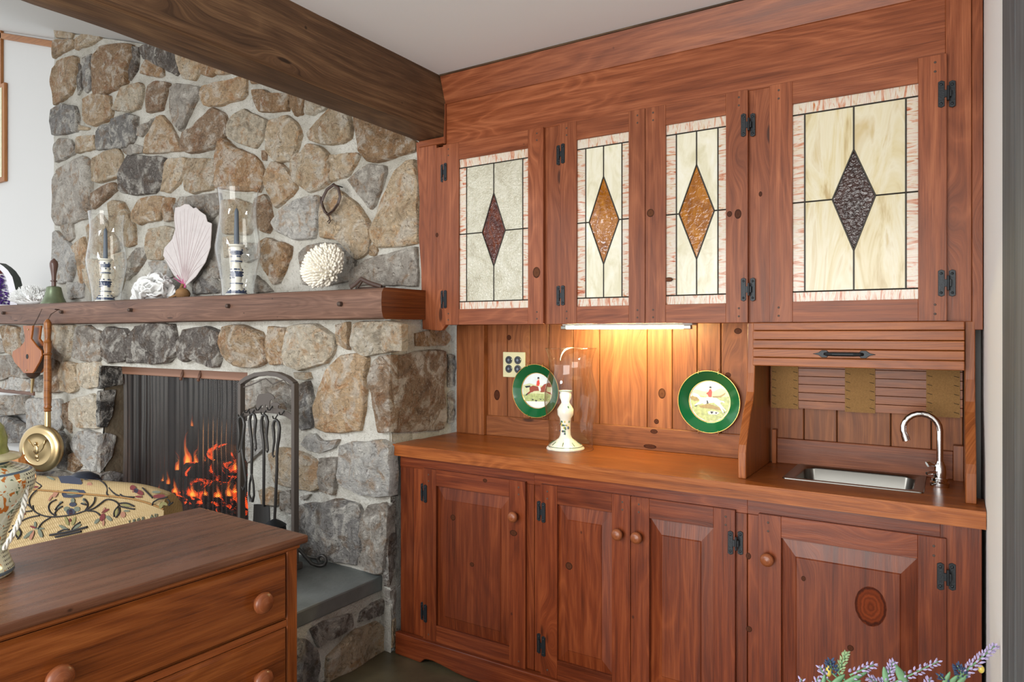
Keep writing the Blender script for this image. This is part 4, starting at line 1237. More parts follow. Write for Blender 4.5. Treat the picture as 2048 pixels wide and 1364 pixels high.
e, f = Vector(pts[-1]), (Vector(pts[-1]) - Vector(pts[-2])).normalized()
b = MB(); b.tube([e - f * .002, e + f * .018], [.0115, .0115], 14); b.build('aerator', 'chrome', TP, smooth=40)

# ------------------------------------------------------------------ base cabinets: three units under the one worktop
YB = 2.302; LF = 2.288


def raised_panel(mb, px0, px1, pz0, pz1, tone):
    ys, yf = LF + .013, LF + .004
    fx0, fx1, fz0, fz1 = px0 + .042, px1 - .042, pz0 + .046, pz1 - .052
    O = [(px0, pz0), (px1, pz0), (px1, pz1), (px0, pz1)]; I = [(fx0, fz0), (fx1, fz0), (fx1, fz1), (fx0, fz1)]
    ou, ov = RND.uniform(0, 50), RND.uniform(0, 50)
    A = [(x, ys, z) for x, z in O]; B = [(x, yf + .003, z) for x, z in I]; C2 = [(x, yf, z) for x, z in [(fx0 + .003, fz0 + .003), (fx1 - .003, fz0 + .003), (fx1 - .003, fz1 - .003), (fx0 + .003, fz1 - .003)]]
    UVv = lambda L: [(p[2] + ou, p[0] + ov) for p in L]
    for k in range(4):
        j = (k + 1) % 4
        q = [A[k], A[j], B[j], B[k]]; mb.face(q, 0, UVv(q), tone)
        q = [B[k], B[j], C2[j], C2[k]]; mb.face(q, 0, UVv(q), tone)
    mb.face(C2, 0, UVv(C2), tone)


def knob(par, x, y, z, r=.021, axis='y', name='knob'):
    k = MB()
    k.lathe([(r * .5, -.004), (r * .5, .006), (r * .62, .010), (r * .95, .016), (r, .021), (r * .9, .027), (r * .55, .031), (0, .0325)], (x, y, z), 24, axis=axis, tone=1.05)
    return k.build(name, 'knobwood', par, smooth=60, label='round turned wooden knob')


UN = [('base_cabinet', 'left pine base cabinet with one raised-panel door beside the stone hearth', -2.042, -1.36, [(-1.902, -1.393, -1.832, -1.467, 'l', -1.438)]),
      ('base_cabinet', 'middle pine base cabinet with a pair of raised-panel doors', -1.36, -.56, [(-1.325, -.9595, -1.253, -1.030, 'l', -1.001), (-.9575, -.596, -.889, -.666, 'r', -.929)]),
      ('base_cabinet', 'right pine base cabinet with one wide door below the sink', -.56, .068, [(-.523, -.0145, -.454, -.084, 'r', -.492)])]
for (nm, lab, ux0, ux1, drs) in UN:
    uo = thing(nm, lab, 'cabinet', ((ux0 + ux1) / 2, 2.5, 0), 'base cabinets under the worktop')
    b = MB(); b.box((ux0, YB + .022, .10), (ux0 + .018, 2.72, .864), 'z'); b.box((ux1 - .018, YB + .022, .10), (ux1, 2.72, .864), 'z'); b.box((ux0 + .018, YB + .022, .10), (ux1 - .018, 2.72, .118), 'x'); b.box((ux0 + .018, 2.71, .118), (ux1 - .018, 2.72, .864), 'x')
    b.build('carcass', 'pine_red', uo)
    b = MB(); b.box((ux0, YB, .814), (ux1, YB + .022, .866), 'x'); b.build('top_rail', 'pine_red', uo, bevel=.001)
    for (dx0, dx1, px0, px1, hs, kx) in drs:
        d = MB(); zb, zt, pb, pt = .097, .823, .168, .755
        d.box((dx0, LF, zb), (px0, LF + .02, zt), 'z'); d.box((px1, LF, zb), (dx1, LF + .02, zt), 'z')
        d.box((px0, LF + .0006, pt), (px1, LF + .02, zt), 'x'); d.box((px0, LF + .0006, zb), (px1, LF + .02, pb), 'x')
        for qx in (dx0 + .03, dx1 - .03):
            for qz in (zt - .025, zt - .052, zb + .025): d.lathe([(.004, -.001), (.004, .0008), (0, .0012)], (qx, LF, qz), 8, m=1, axis='y')
        do = d.build('door', ['pine_red', 'peg'], uo, bevel=.002)
        p_ = MB(); raised_panel(p_, px0, px1, pb, pt, RND.uniform(.9, 1.05))
        p_.build('raised_panel', 'pine_red', do)
        knob(do, kx, LF, .685)
        for zz in (.716, .208): hinge(do, dx0 if hs == 'l' else dx1, zz, LF, 1 if hs == 'l' else -1, .078)
    if ux0 < -2:
        b = MB(); b.box((-2.04, YB, .09), (-1.968, YB + .02, .814), 'z', tone=.85); b.build('frame_stile', 'pine_red', uo, bevel=.0015)
        b = MB(); b.box((-1.967, YB, .09), (-1.89, YB + .022, .814), 'z', tone=1.12); b.build('frame_stile', 'pine_red', uo, bevel=.0015)
        b = MB(); b.box((-1.41, YB, .09), (-1.361, YB + .022, .814), 'z'); b.build('frame_stile', 'pine_red', uo, bevel=.0015)
    elif ux0 < -1:
        b = MB(); b.box((-1.359, YB, .09), (-1.31, YB + .022, .814), 'z'); b.build('frame_stile', 'pine_red', uo, bevel=.0015)
        b = MB(); b.box((-.61, YB, .09), (-.561, YB + .022, .814), 'z'); b.build('frame_stile', 'pine_red', uo, bevel=.0015)
    else:
        b = MB(); b.box((-.559, YB, .09), (-.51, YB + .022, .814), 'z', tone=1.1); b.build('frame_stile', 'pine_red', uo, bevel=.0015)
        b = MB(); b.box((-.03, YB - .002, .0), (.068, YB + .022, .866), 'z', tone=1.05); b.build('frame_stile', 'pine_red', uo, bevel=.0015)
# scalloped plinth board along all three units
sc = [(-2.046, .10), (-2.046, .004), (-1.905, .0), (-1.885, .018), (-1.872, .022), (-1.84, .024), (-1.79, .018), (-1.72, .006), (-1.66, .0), (-.20, .0), (-.15, .018), (-.10, .0), (-.03, .0), (-.03, .10)]
b = MB(); b.prism(sc, 1, 2.272, 2.30, 0)
tag(b.build('plinth_board', 'pine_red', bevel=.005, seg=2, origin=(-1.0, 2.29, 0)), 'scalloped reddish plinth board along the foot of the base cabinets', 'plinth')

# ------------------------------------------------------------------ things on the panelling and the worktop
OU = thing('outlet', 'cream square outlet plate with four round sockets on the panelling', 'outlet', (-1.717, 2.725, 1.25))
b = MB(); b.box((-1.778, 2.719, 1.192), (-1.656, 2.726, 1.309)); b.build('cover_plate', 'plate_cream', OU, bevel=.002)
for sx in (-1.744, -1.695):
    for sz in (1.272, 1.231):
        b = MB(); b.lathe([(.019, -.001), (.019, .002), (.0165, .005), (.0155, .003), (.006, .003), (.006, .005), (0, .005)], (sx, 2.719, sz), 20, axis='y'); so = b.build('socket', 'socket', OU, smooth=40)
        b = MB(); b.lathe([(.0145, 0), (.0145, .0006), (.007, .0006), (.007, 0)], (sx, 2.7158, sz), 16, axis='y', cap=False); b.build('socket_ring', 'pblack', so)


def hunting_plate(cx, cz, R, y, label, polys):
    P_ = thing('hunt_plate', label, 'plate', (cx, y, cz - R), 'decorated plates on the panelling')
    ri = R * .66
    b = MB()
    prof = [(0, .004), (ri * .98, .004), (ri, .006), (ri * 1.05, .010), (R * .985, .021), (R, .0225), (R * .998, .0205), (ri, .001), (0, -.001)]
    b.lathe(prof, (cx, y, cz), 64, axis='y', mfun=lambda i: (0, 1, 2, 2, 1, 1, 2, 2)[i], cap=False)
    b.build('plate_body', ['white_china', 'gold', 'green_glaze'], P_, smooth=50)
    b = MB()
    b.tube([(cx + R * .985 * math.cos(a * math.pi / 32), y - .0222, cz + R * .985 * math.sin(a * math.pi / 32)) for a in range(64)], .0012, 6, closed=True)
    b.tube([(cx + ri * 1.0 * math.cos(a * math.pi / 32), y - .0068, cz + ri * math.sin(a * math.pi / 32)) for a in range(64)], .0014, 6, closed=True)
    b.build('gilt_rim', 'gold', P_, smooth=60)
    s = MB(); mats = ['psky', 'phill', 'pgrass', 'pearth', 'pwhite', 'pbrown', 'red', 'pblack', 'pflesh']
    for k, (mi, pl) in enumerate(polys):
        pts = []
        for (px, pz) in pl:
            r = math.hypot(px, pz)
            if r > .97: px, pz = px / r * .97, pz / r * .97
            pts.append((cx + px * ri, y - .0045 - .00005 * k, cz + pz * ri))
        s.face(pts, mats.index(mi))
        # face the room whichever way the outline was listed
        n = sum(pts[i][0] * pts[(i + 1) % len(pts)][2] - pts[(i + 1) % len(pts)][0] * pts[i][2] for i in range(len(pts)))
        if n < 0: s.f[-1] = tuple(reversed(s.f[-1])); s.uv[-1] = list(reversed(s.uv[-1]))
    s.build('painted_scene', mats, P_)
    cl = MB()
    for sx in (-.32, .32):
        for q in (-1, 1):
            zz = cz + q * R * .955
            cl.tube([(cx + sx * R, y - .014, zz + q * .012), (cx + sx * R, y - .024, zz + q * .004), (cx + sx * R, y - .0245, zz - q * .008)], .0011, 6)
    cl.build('hanger_clip', 'gold', P_)


circ = [(.97 * math.cos(a * math.pi / 20), .97 * math.sin(a * math.pi / 20)) for a in range(40)]
Q = lambda L: [((x - 655) / 365.0, -(y - 705) / 350.0) for x, y in L]
scene2 = [('psky', circ),
          ('phill', Q([(290, 530), (400, 505), (560, 540), (720, 530), (860, 470), (960, 500), (1030, 600), (1030, 760), (290, 760)])),
          ('pgrass', Q([(290, 640), (400, 600), (700, 640), (1020, 600), (1030, 700), (1000, 850), (900, 980), (760, 1050), (600, 1050), (440, 970), (340, 850)])),
          ('pearth', Q([(460, 790), (640, 745), (840, 800), (860, 850), (700, 830), (500, 820)])),
          ('pearth', Q([(700, 615), (840, 600), (940, 540), (920, 580), (850, 630), (720, 640)])),
          ('pearth', Q([(310, 640), (420, 600), (490, 640), (470, 700), (400, 710), (320, 690)])),
          ('pwhite', Q([(345, 600), (370, 570), (440, 590), (500, 640), (570, 640), (700, 635), (780, 640), (840, 680), (910, 690), (920, 720), (850, 700), (840, 760), (800, 750), (740, 720), (640, 735), (560, 760), (480, 720), (470, 680), (430, 640), (370, 630)])),
          ('pwhite', Q([(480, 710), (520, 750), (440, 770), (395, 790), (380, 780), (430, 740)])),
          ('pwhite', Q([(760, 700), (830, 720), (870, 800), (910, 880), (890, 885), (830, 790), (740, 730)])),
          ('pwhite', Q([(800, 690), (850, 740), (950, 850), (930, 850), (830, 770)])),
          ('red', Q([(650, 500), (680, 485), (700, 540), (690, 630), (640, 630), (620, 590), (595, 580), (600, 565), (635, 540)])),
          ('pwhite', Q([(600, 630), (650, 630), (620, 690), (585, 690)])),
          ('pblack', Q([(600, 690), (625, 690), (640, 740), (600, 750), (605, 720)])),
          ('pflesh', Q([(655, 478), (685, 475), (680, 500), (660, 500)])),
          ('pblack', Q([(648, 475), (655, 450), (685, 448), (692, 480)])),
          ('pwhite', Q([(620, 880), (680, 860), (790, 870), (830, 890), (780, 920), (700, 920), (640, 925)])),
          ('pblack', Q([(665, 870), (730, 870), (700, 915), (680, 905)])), ('pblack', Q([(745, 880), (800, 880), (770, 915)])),
          ('pblack', Q([(905, 855), (930, 880), (905, 890)])), ('pblack', Q([(385, 790), (440, 780), (430, 795), (390, 805)]))]
hunting_plate(-.806, 1.129, .123, 2.722, 'green-rimmed plate showing a rider on a white horse, right of the lamp shade', scene2)
Q1 = lambda L: [((x - 925) / 133.0, -(y - 690) / 175.0) for x, y in L]
scene1 = [('psky', circ),
          ('phill', Q1([(795, 640), (860, 620), (940, 640), (1060, 630), (1060, 760), (795, 760)])),
          ('pgrass', Q1([(795, 740), (880, 720), (1060, 720), (1050, 800), (980, 850), (900, 850), (820, 800)])),
          ('pwhite', Q1([(830, 800), (1020, 790), (980, 850), (900, 850)])),
          ('pbrown', Q1([(860, 660), (890, 640), (935, 650), (965, 655), (985, 625), (1030, 605), (1045, 615), (1048, 645), (1030, 650), (1010, 645), (1005, 700), (985, 700), (960, 705), (950, 690), (900, 695), (880, 710), (860, 690)])),
          ('pbrown', Q1([(870, 690), (885, 700), (850, 730), (825, 745), (830, 730)])), ('pbrown', Q1([(985, 690), (1005, 690), (1045, 705), (1070, 730), (1030, 715)])),
          ('pblack', Q1([(818, 650), (865, 642), (870, 655), (830, 668)])), ('pblack', Q1([(835, 725), (850, 715), (838, 740), (820, 748)])),
          ('red', Q1([(925, 595), (945, 580), (950, 620), (940, 645), (920, 640)])),
          ('pwhite', Q1([(935, 645), (955, 645), (960, 690), (945, 690)])),
          ('pflesh', Q1([(930, 570), (946, 570), (944, 588), (932, 588)])), ('pblack', Q1([(928, 572), (932, 555), (945, 555), (948, 572)])),
          ('pblack', Q1([(878, 775), (898, 775), (892, 792)])), ('pblack', Q1([(905, 782), (930, 785), (918, 800)])), ('pblack', Q1([(945, 768), (970, 768), (958, 780)])), ('pblack', Q1([(978, 765), (986, 770), (982, 785)]))]
hunting_plate(-1.592, 1.136, .122, 2.722, 'green-rimmed plate showing a rider on a brown horse, by the outlet', scene1)


def hurricane(c, label, stick_mats, spot, prof, sprof, mf, candle=None, stick_off=(0, 0), grp=None):
    """glass shade and the candlestick inside it are separate things"""
    t_ = thing('hurricane_shade', label, 'glass shade', c, 'glass hurricane shades')
    b = MB(); b.lathe(prof, c, 48, cap=False); b.build('glass', 'glass', t_, smooth=180)
    b = MB(); r_, h_2 = prof[-1]
    b.tube([(c[0] + r_ * math.cos(a * math.pi / 24), c[1] + r_ * math.sin(a * math.pi / 24), c[2] + h_2) for a in range(48)], .0016, 6, closed=True)
    b.build('rolled_rim', 'glass', t_, smooth=180); b = MB()
    r_, h_2 = prof[0]
    b.tube([(c[0] + r_ * math.cos(a * math.pi / 24), c[1] + r_ * math.sin(a * math.pi / 24), c[2] + h_2 + .0018) for a in range(48)], .0016, 6, closed=True)
    b.build('rolled_rim', 'glass', t_, smooth=180)
    s_ = thing('candlestick', spot, 'candlestick', (c[0] + stick_off[0], c[1] + stick_off[1], c[2]), 'china candlesticks in glass shades')
    cc = WO[s_.name]
    b = MB(); b.lathe(sprof, cc, 36, mfun=mf); b.build('stem', stick_mats, s_, smooth=40)
    return s_, cc


hp = [(.094, 0), (.093, .015), (.091, .05), (.092, .10), (.104, .15), (.111, .195), (.109, .235), (.098, .285), (.088, .33), (.089, .36), (.097, .395), (.106, .419)]
sp = [(.079, 0), (.080, .004), (.076, .009), (.072, .012), (.070, .016), (.045, .032), (.028, .045), (.022, .058), (.0205, .08), (.0215, .11), (.024, .128), (.033, .142), (.034, .165), (.025, .18), (.017, .192), (.017, .198), (.024, .212), (.025, .226), (.022, .234), (.027, .238), (.028, .243), (.020, .2435), (.012, .236), (0, .234)]
hc = (-1.340, 2.565, .9155)
s_, cc = hurricane(hc, 'tall clear glass hurricane shade standing on the oak worktop', ['white_china'], 'white china candlestick painted with blue and green flowers on the worktop', hp, sp, None, stick_off=(-.022, -.005))
b = MB(); rr = random.Random(3)
for k in range(26):
    hgt = rr.choice([.065, .075, .085, .09, .10, .105, .115, .175]); a = math.radians(rr.uniform(200, 340)); r_ = {True: .0215, False: .028}[hgt < .15]
    c3 = Vector(cc) + Vector((r_ * math.cos(a), r_ * math.sin(a), hgt)); b.blob(c3, (rr.uniform(.003, .007), .0025, rr.uniform(.003, .007)), 7, 4, m=rr.choice([0, 0, 1, 2]))
b.build('painted_flowers', ['pgreen', 'pblue', 'pyellow'], s_, smooth=60)
b = MB()
for r_, z_ in ((.0715, .0135), (.0285, .2415)): b.tube([(cc[0] + r_ * math.cos(a * math.pi / 18), cc[1] + r_ * math.sin(a * math.pi / 18), cc[2] + z_) for a in range(36)], .0012, 6, closed=True)
for k in range(8):
    a = k * math.pi / 4 + .3
    b.tube([(cc[0] + .066 * math.cos(a), cc[1] + .066 * math.sin(a), cc[2] + .0195), (cc[0] + .048 * math.cos(a), cc[1] + .048 * math.sin(a), cc[2] + .0315)], .0016, 5)
b.build('painted_lines', 'pgreen', s_)


# knots set flush in the boards
def knot(par, u, v, Y, ru, rv, col):
    p = onY(u, v, Y); k = MB(); n = 18; sc_ = (-sn * p.x + cs * p.y) / F_PX
    k.prism([(p.x + ru * sc_ * 1.15 * math.cos(2 * math.pi * i / n), p.z + rv * sc_ * math.sin(2 * math.pi * i / n)) for i in range(n)], 1, Y - .0004, Y + .002)
    k.build('knot', 'knot', par, color=S(*col))


UNITS = [o for o in bpy.data.objects if o.name.startswith('base_cabinet')]
K1, K2, K3 = (82, 44, 25), (118, 50, 20), (104, 62, 36)
for (u, v, ru, rv, c_, Y, par) in ((1741, 1213, 25, 40, K2, LF + .004, 'base_cabinet.002'), (1701, 1296, 7, 8, K1, LF + .004, 'base_cabinet.002'), (1607, 1157, 5, 7, K1, LF + .004, 'base_cabinet.002'),
                                  (1138, 1132, 9, 10, K1, LF + .004, 'base_cabinet.001'), (944, 1129, 6, 6, K1, LF + .004, 'base_cabinet'), (906, 1035, 7, 8, K1, LF + .004, 'base_cabinet'), (1027, 1066, 10, 8, K1, LF, 'base_cabinet'), (970, 961, 6, 5, K1, LF + .0006, 'base_cabinet'),
                                  (1497, 1112, 6, 9, K1, YB, 'base_cabinet.002'), (1498, 1258, 7, 8, K1, YB, 'base_cabinet.002'),
                                  (1073, 545, 10, 15, K3, DF, 'wall_cabinet'), (1301, 426, 9, 11, K3, DF, 'wall_cabinet'), (1459, 428, 6, 8, K1, DF, 'wall_cabinet'), (1476, 428, 8, 13, K1, DF, 'wall_cabinet'), (1521, 388, 4, 7, K1, YC, 'wall_cabinet'), (1337, 559, 10, 6, K3, DF + .0006, 'wall_cabinet'), (874, 470, 4, 6, K1, YC, 'wall_cabinet'),
                                  (994, 790, 8, 14, K1, 2.726, 'plank_panelling'), (1324, 787, 9, 14, K3, 2.726, 'plank_panelling'), (1476, 662, 9, 8, K1, 2.726, 'plank_panelling'), (1018, 675, 6, 7, K1, 2.726, 'plank_panelling'), (1456, 750, 7, 7, K1, 2.726, 'plank_panelling'), (1313, 843, 6, 7, K1, 2.726, 'plank_panelling'), (1308, 863, 9, 6, K1, 2.712, 'plank_panelling'), (1300, 893, 16, 6, K1, 2.712, 'plank_panelling')):
    s_k = 1.0 if ru > 20 else .74
    knot(bpy.data.objects[par], u, v, Y, ru * s_k, rv * s_k, c_)

# ------------------------------------------------------------------ fire, screen
YS = 2.40
SCR = thing('fire_screen', 'pleated chain-mesh fire screen hanging in the firebox', 'fire screen', (-3.75, YS, .335))
for k, (xa, xb) in enumerate(((XL + .01, -3.71), (-3.70, XR + .06))):
    b = MB()
    L = xb - xa

    def P(i, j, xa=xa, L=L):
        x = xa + L * i
        return (x, YS + .016 * math.sin(x * 2 * math.pi / .045 + 5.0 * nz((x, 0, 0), 6, 2)) * (.35 + .65 * abs(nz((x, 0, 0), 9, 7)) * 2) + .006 * nz((x, 0, j), 9, 1), .345 + (1.15 - .345) * j)
    b.grid(P, 150, 6, uvf=lambda i, j, xa=xa, L=L: (xa + L * i * 1.25, j * .8))
    b.build('mesh_curtain', 'screen', SCR, smooth=180)
b = MB(); b.box((XL, YS - .02, 1.138), (XR, YS + .012, 1.19), 'x', tone=.9); b.build('curtain_rail', 'rail_bronze', SCR, bevel=.003)
for u, v in ((366, 756), (401, 758)):
    p = onY(u, v, YS - .02); b = MB(); b.tube([p + Vector((0, .004, .045)), p + Vector((0, -.004, .02)), p + Vector((0, -.012, .0))], [.008, .010, .006], 8); b.blob(p + Vector((0, -.014, -.004)), .010, 8, 5)
    b.build('pull_tab', 'mantel', SCR, smooth=60)

YFI = 2.66
pz = lambda u, v, y=YFI: onY(u, v, y)


def log(a, c, r, lab, seed):
    m = MB(); n = 14; a, c = Vector(a), Vector(c); pts = [a.lerp(c, i / n) for i in range(n + 1)]
    m.tube(pts, [r * (1 + .12 * nz((i * .3, seed, 0), 2, seed)) for i in range(n + 1)], 14)
    m.v = [p + Vector((nz(p, 14, seed), nz(p, 14, seed + 4), nz(p, 14, seed + 9))) * r * .28 for p in m.v]
    tag(m.build('burning_log', 'ember', smooth=40, origin=(a.lerp(c, .5) - Vector((0, 0, r)))), lab, 'log', 'burning logs in the firebox')


log((-4.15, 2.60, .42), (-3.15, 2.66, .42), .065, 'charred log lying at the front of the fire', 1)
log((-4.05, 2.78, .43), (-3.2, 2.80, .44), .07, 'charred log lying at the back of the fire', 2)
log((-4.10, 2.62, .52), (-3.55, 2.76, .60), .055, 'charred log leaning across the left of the fire', 3)
log((-3.75, 2.76, .60), (-3.15, 2.62, .54), .06, 'charred log leaning across the right of the fire', 4)
log((-3.95, 2.70, .64), (-3.35, 2.70, .68), .055, 'charred log on top of the fire', 5)
GR = thing('fire_grate', 'black iron grate holding the burning logs', 'grate', (-3.65, 2.69, .335))
for k in range(7):
    x = -4.1 + .155 * k; b = MB(); b.tube([(x, 2.52, .40), (x, 2.54, .352), (x, 2.86, .352), (x, 2.88, .40)], .010, 8); b.build('bar', 'iron', GR, smooth=40)
for y in (2.56, 2.83):
    b = MB(); b.tube([(-4.14, y, .346), (-3.13, y, .346)], .009, 8); b.build('cross_bar', 'iron', GR, smooth=40)
EM = MB(); er = random.Random(5)
for k in range(150): EM.blob((er.uniform(-4.2, -3.12), er.uniform(2.5, 2.88), .343 + er.uniform(0, .03)), (er.uniform(.012, .03), er.uniform(.012, .03), er.uniform(.008, .02)), 6, 4)
tag(EM.build('embers', 'ember', smooth=60, origin=(-3.65, 2.7, .335)), 'bed of glowing embers and ash under the logs', 'embers', kind='stuff')
FL = thing('fire', 'orange flames rising from the burning logs', 'fire', (-3.65, 2.66, .5))


def flame(u, vb, vt, w, y, seed):
    lo, hi = pz(u, vb, y), pz(u, vt, y); m = MB(); n = 18; h = hi.z - lo.z
    pts = []; rr = []
    for i in range(n + 1):
        t = i / n
        pts.append((lo.x + .16 * h * math.sin(t * 6 + seed) * t + .25 * h * nz((t * 2, seed, 0), 1.3, seed) * t, y, lo.z + h * t))
        rr.append(max(.0012, w * (1 - t) ** .75 * (.55 + .45 * math.sin(math.pi * min(1, t * 2 + .2))) * (1 + .3 * nz((0, t * 4, seed), 1.5, seed))))
    m.tube(pts, rr, 12, flat=.55)
    fl_ = m.build('flame', 'flame', FL, smooth=180)
    k_ = MB(); k_.tube([(p[0], p[1], lo.z + (p[2] - lo.z) * .72) for p in pts], [q * .55 for q in rr], 10, flat=.55); k_.build('flame_core', 'flame_core', fl_, smooth=180)


for a in ((374, 932, 860, .040, 2.62, 1), (384, 852, 828, .016, 2.63, 2), (430, 922, 878, .030, 2.68, 3), (471, 940, 895, .022, 2.60, 4), (355, 940, 900, .026, 2.58, 5), (392, 930, 890, .030, 2.64, 15),
          (336, 968, 938, .022, 2.56, 6), (385, 992, 962, .045, 2.52, 7), (318, 992, 968, .030, 2.55, 8), (458, 992, 950, .034, 2.54, 9), (300, 952, 936, .020, 2.6, 10), (408, 935, 905, .026, 2.66, 11), (436, 994, 968, .04, 2.5, 12),
          (350, 985, 955, .032, 2.53, 13), (410, 990, 972, .030, 2.5, 14), (470, 985, 962, .03, 2.52, 16), (326, 962, 948, .02, 2.58, 17)):
    flame(*a)
fd = bpy.data.lights.new('fire_glow', 'POINT'); fd.energy = 5; fd.color = (1, .42, .14); fd.shadow_soft_size = .15
fo = bpy.data.objects.new('fire_glow', fd); COL.objects.link(fo); fo.location = (-3.65, 2.58, .75)

# ------------------------------------------------------------------ fireplace tools on the hearth
YT = 2.12
ZT_ = HT
TZ = lambda x, y: onY(470 + x / 9.743, 735 + y / 9.743, YT)
ST = thing('tool_stand', 'bronze steel fireplace tool stand with bear silhouette and scrolled feet', 'tool stand', (-2.67, YT, HT))
lx, rx = TZ(125, 300).x, TZ(1170, 300).x
arch = [TZ(125, 305), TZ(250, 215), TZ(420, 140), TZ(650, 112), TZ(860, 135), TZ(1040, 215), TZ(1170, 320)]


def bar(pts, w, dp, name, par, mat='toolmetal', lab=None):
    m = MB(); n = len(pts); L = []; Rr = []
    for i in range(n):
        a, c = pts[max(0, i - 1)], pts[min(n - 1, i + 1)]
        d = Vector((c[0] - a[0], 0, c[2] - a[2])).normalized(); nn = Vector((-d.z, 0, d.x))
        L.append(Vector(pts[i]) + nn * w / 2); Rr.append(Vector(pts[i]) - nn * w / 2)
    y0, y1 = pts[0][1] - dp / 2, pts[0][1] + dp / 2
    m.prism([(p.x, p.z) for p in L] + [(p.x, p.z) for p in reversed(Rr)], 1, y0, y1)
    return m.build(name, mat, par, bevel=.0015, label=lab)


bar(arch, .020, .030, 'arch_bar', ST)
for x, zt in ((lx, arch[0].z), (rx, arch[-1].z)):
    b = MB(); b.box((x - .010, YT - .015, HT + .03), (x + .010, YT + .015, zt + .004)); b.build('post', 'toolmetal', ST, bevel=.002)
cross = [TZ(150, 925), TZ(350, 850), TZ(600, 825), TZ(850, 850), TZ(1000, 905), TZ(1130, 985)]
bar(cross, .026, .006, 'hook_bar', ST)
bear = [(415, 780), (430, 600), (445, 555), (490, 515), (540, 512), (560, 520), (600, 500), (650, 485), (680, 500), (740, 535), (775, 590), (765, 615), (720, 620), (695, 640), (680, 680), (678, 800), (635, 800), (628, 735), (600, 720), (588, 800), (560, 800), (540, 720), (500, 790)]
b = MB(); b.prism([(TZ(*q).x, TZ(*q).z) for q in bear], 1, YT - .002, YT + .002)
cub = [(695, 800), (705, 700), (740, 680), (830, 685), (880, 715), (870, 735), (845, 740), (845, 810), (800, 810), (790, 760), (740, 760), (735, 800)]
b.prism([(TZ(*q).x, TZ(*q).z) for q in cub], 1, YT - .002, YT + .002)
b.build('bear_silhouette', 'toolmetal', ST, label='flat cut-out of a bear and cub')
ridge = [TZ(160, 385), TZ(300, 345), TZ(430, 285), TZ(530, 235), TZ(600, 215), TZ(735, 330), TZ(860, 265), TZ(955, 245), TZ(1090, 420), TZ(1150, 380)]
bar(ridge, .006, .004, 'mountain_outline', ST)
HK = [(175, 935), (290, 850), (388, 870), (515, 800), (615, 885), (740, 800), (845, 965), (970, 890)]
for x, y in HK:
    p = TZ(x, y); b = MB(); b.tube([p + Vector((0, -.003, .012)), p + Vector((0, -.018, -.006)), p + Vector((0, -.028, -.004)), p + Vector((0, -.032, .008))], .0032, 6); b.build('hook', 'tooliron', ST, smooth=40)
b = MB(); b.box((lx - .02, YT - .03, HT), (rx + .02, YT + .03, HT + .03)); b.build('base_bar', 'toolmetal', ST, bevel=.004)
for x, sgn in ((lx, -1), (rx, 1)):
    for yy in (-1, 1):
        pts = [Vector((x, YT + yy * .01, HT + .10)), Vector((x + sgn * .02, YT + yy * .03, HT + .065)), Vector((x + sgn * .045, YT + yy * .055, HT + .02)), Vector((x + sgn * .065, YT + yy * .075, HT + .008))]
        for k in range(9):
            a = -math.pi / 2 + k * math.pi * 1.75 / 8; rr_ = .026 - .0012 * k
            pts.append(Vector((x + sgn * (.078 + rr_ * math.cos(a) * .9), YT + yy * (.085 + rr_ * math.cos(a) * .35), HT + .034 + rr_ * math.sin(a))))
        b = MB(); b.tube(pts, .008, 8); b.build('scroll_foot', 'tooliron', ST, smooth=50)


def tool(name, lab, xh, yh, xs, side, tip_v, build_tip):
    """crook handle hanging on a hook, shaft, working end"""
    top = TZ(xh, yh); yy = YT - .030
    o = thing(name, lab, 'fire tool', (top.x, yy, top.z - .6), 'fire tools hanging on the stand')
    p = lambda dx, dz: Vector((top.x + side * dx, yy, top.z + dz))
    pts = [p(-.012, -.165), p(-.020, -.172), p(-.026, -.162), p(-.022, -.140), p(-.014, -.10), p(-.018, -.06), p(-.022, -.03), p(-.014, -.008), p(0, .0), p(.014, -.010), p(.022, -.035), p(.018, -.075), p(.008, -.12), p(.004, -.17)]
    rr = [.003, .0035, .004, .005, .006, .0075, .0075, .007, .0065, .007, .0075, .0078, .007, .0065]
    b = MB(); b.tube(pts, rr, 8); b.build('crook_handle', 'tooliron', o, smooth=60)
    end = onY(xs, tip_v, YT); z2 = max(HT + .06, end.z)
    b = MB(); b.tube([pts[-1], Vector((top.x + side * .004, yy, (top.z + z2) / 2)), Vector((end.x, yy, z2))], [.0065, .007, .0065], 8); b.build('shaft', 'tooliron', o, smooth=60)
    build_tip(o, Vector((end.x, yy, z2)))


def tip_poker(o, e):
    b = MB(); b.tube([e, e + Vector((0, 0, -.03)), e + Vector((0, 0, -.07))], [.0065, .0055, .002], 8)
    b.tube([e + Vector((0, 0, -.01)), e + Vector((-.018, 0, -.045)), e + Vector((-.034, 0, -.03))], [.006, .005, .002], 8); b.build('poker_tip', 'tooliron', o, smooth=60)


def tip_shovel(o, e):
    b = MB()
    b.grid(lambda i, j: (e.x + (i - .5) * (.13 - .02 * (1 - j)), e.y + .018 * (1 - (2 * abs(i - .5)) ** 3) - .012, e.z - .15 * j + .005), 12, 8)
    b.grid(lambda i, j: (e.x + (i - .5) * (.13 - .02 * (1 - j)), e.y + .018 * (1 - (2 * abs(i - .5)) ** 3) - .009, e.z - .15 * j + .005), 12, 8)
    b.build('shovel_pan', 'tooliron', o, smooth=60)


def tip_brush(o, e):
    b = MB(); b.lathe([(.008, .0), (.03, -.012), (.052, -.028), (.05, -.034)][::-1], e, 24); b.build('brush_cap', 'iron', o, smooth=50)
    b = MB(); b.lathe([(.056, -.11), (.05, -.034)], e, 24); b.build('bristles', 'black', o)


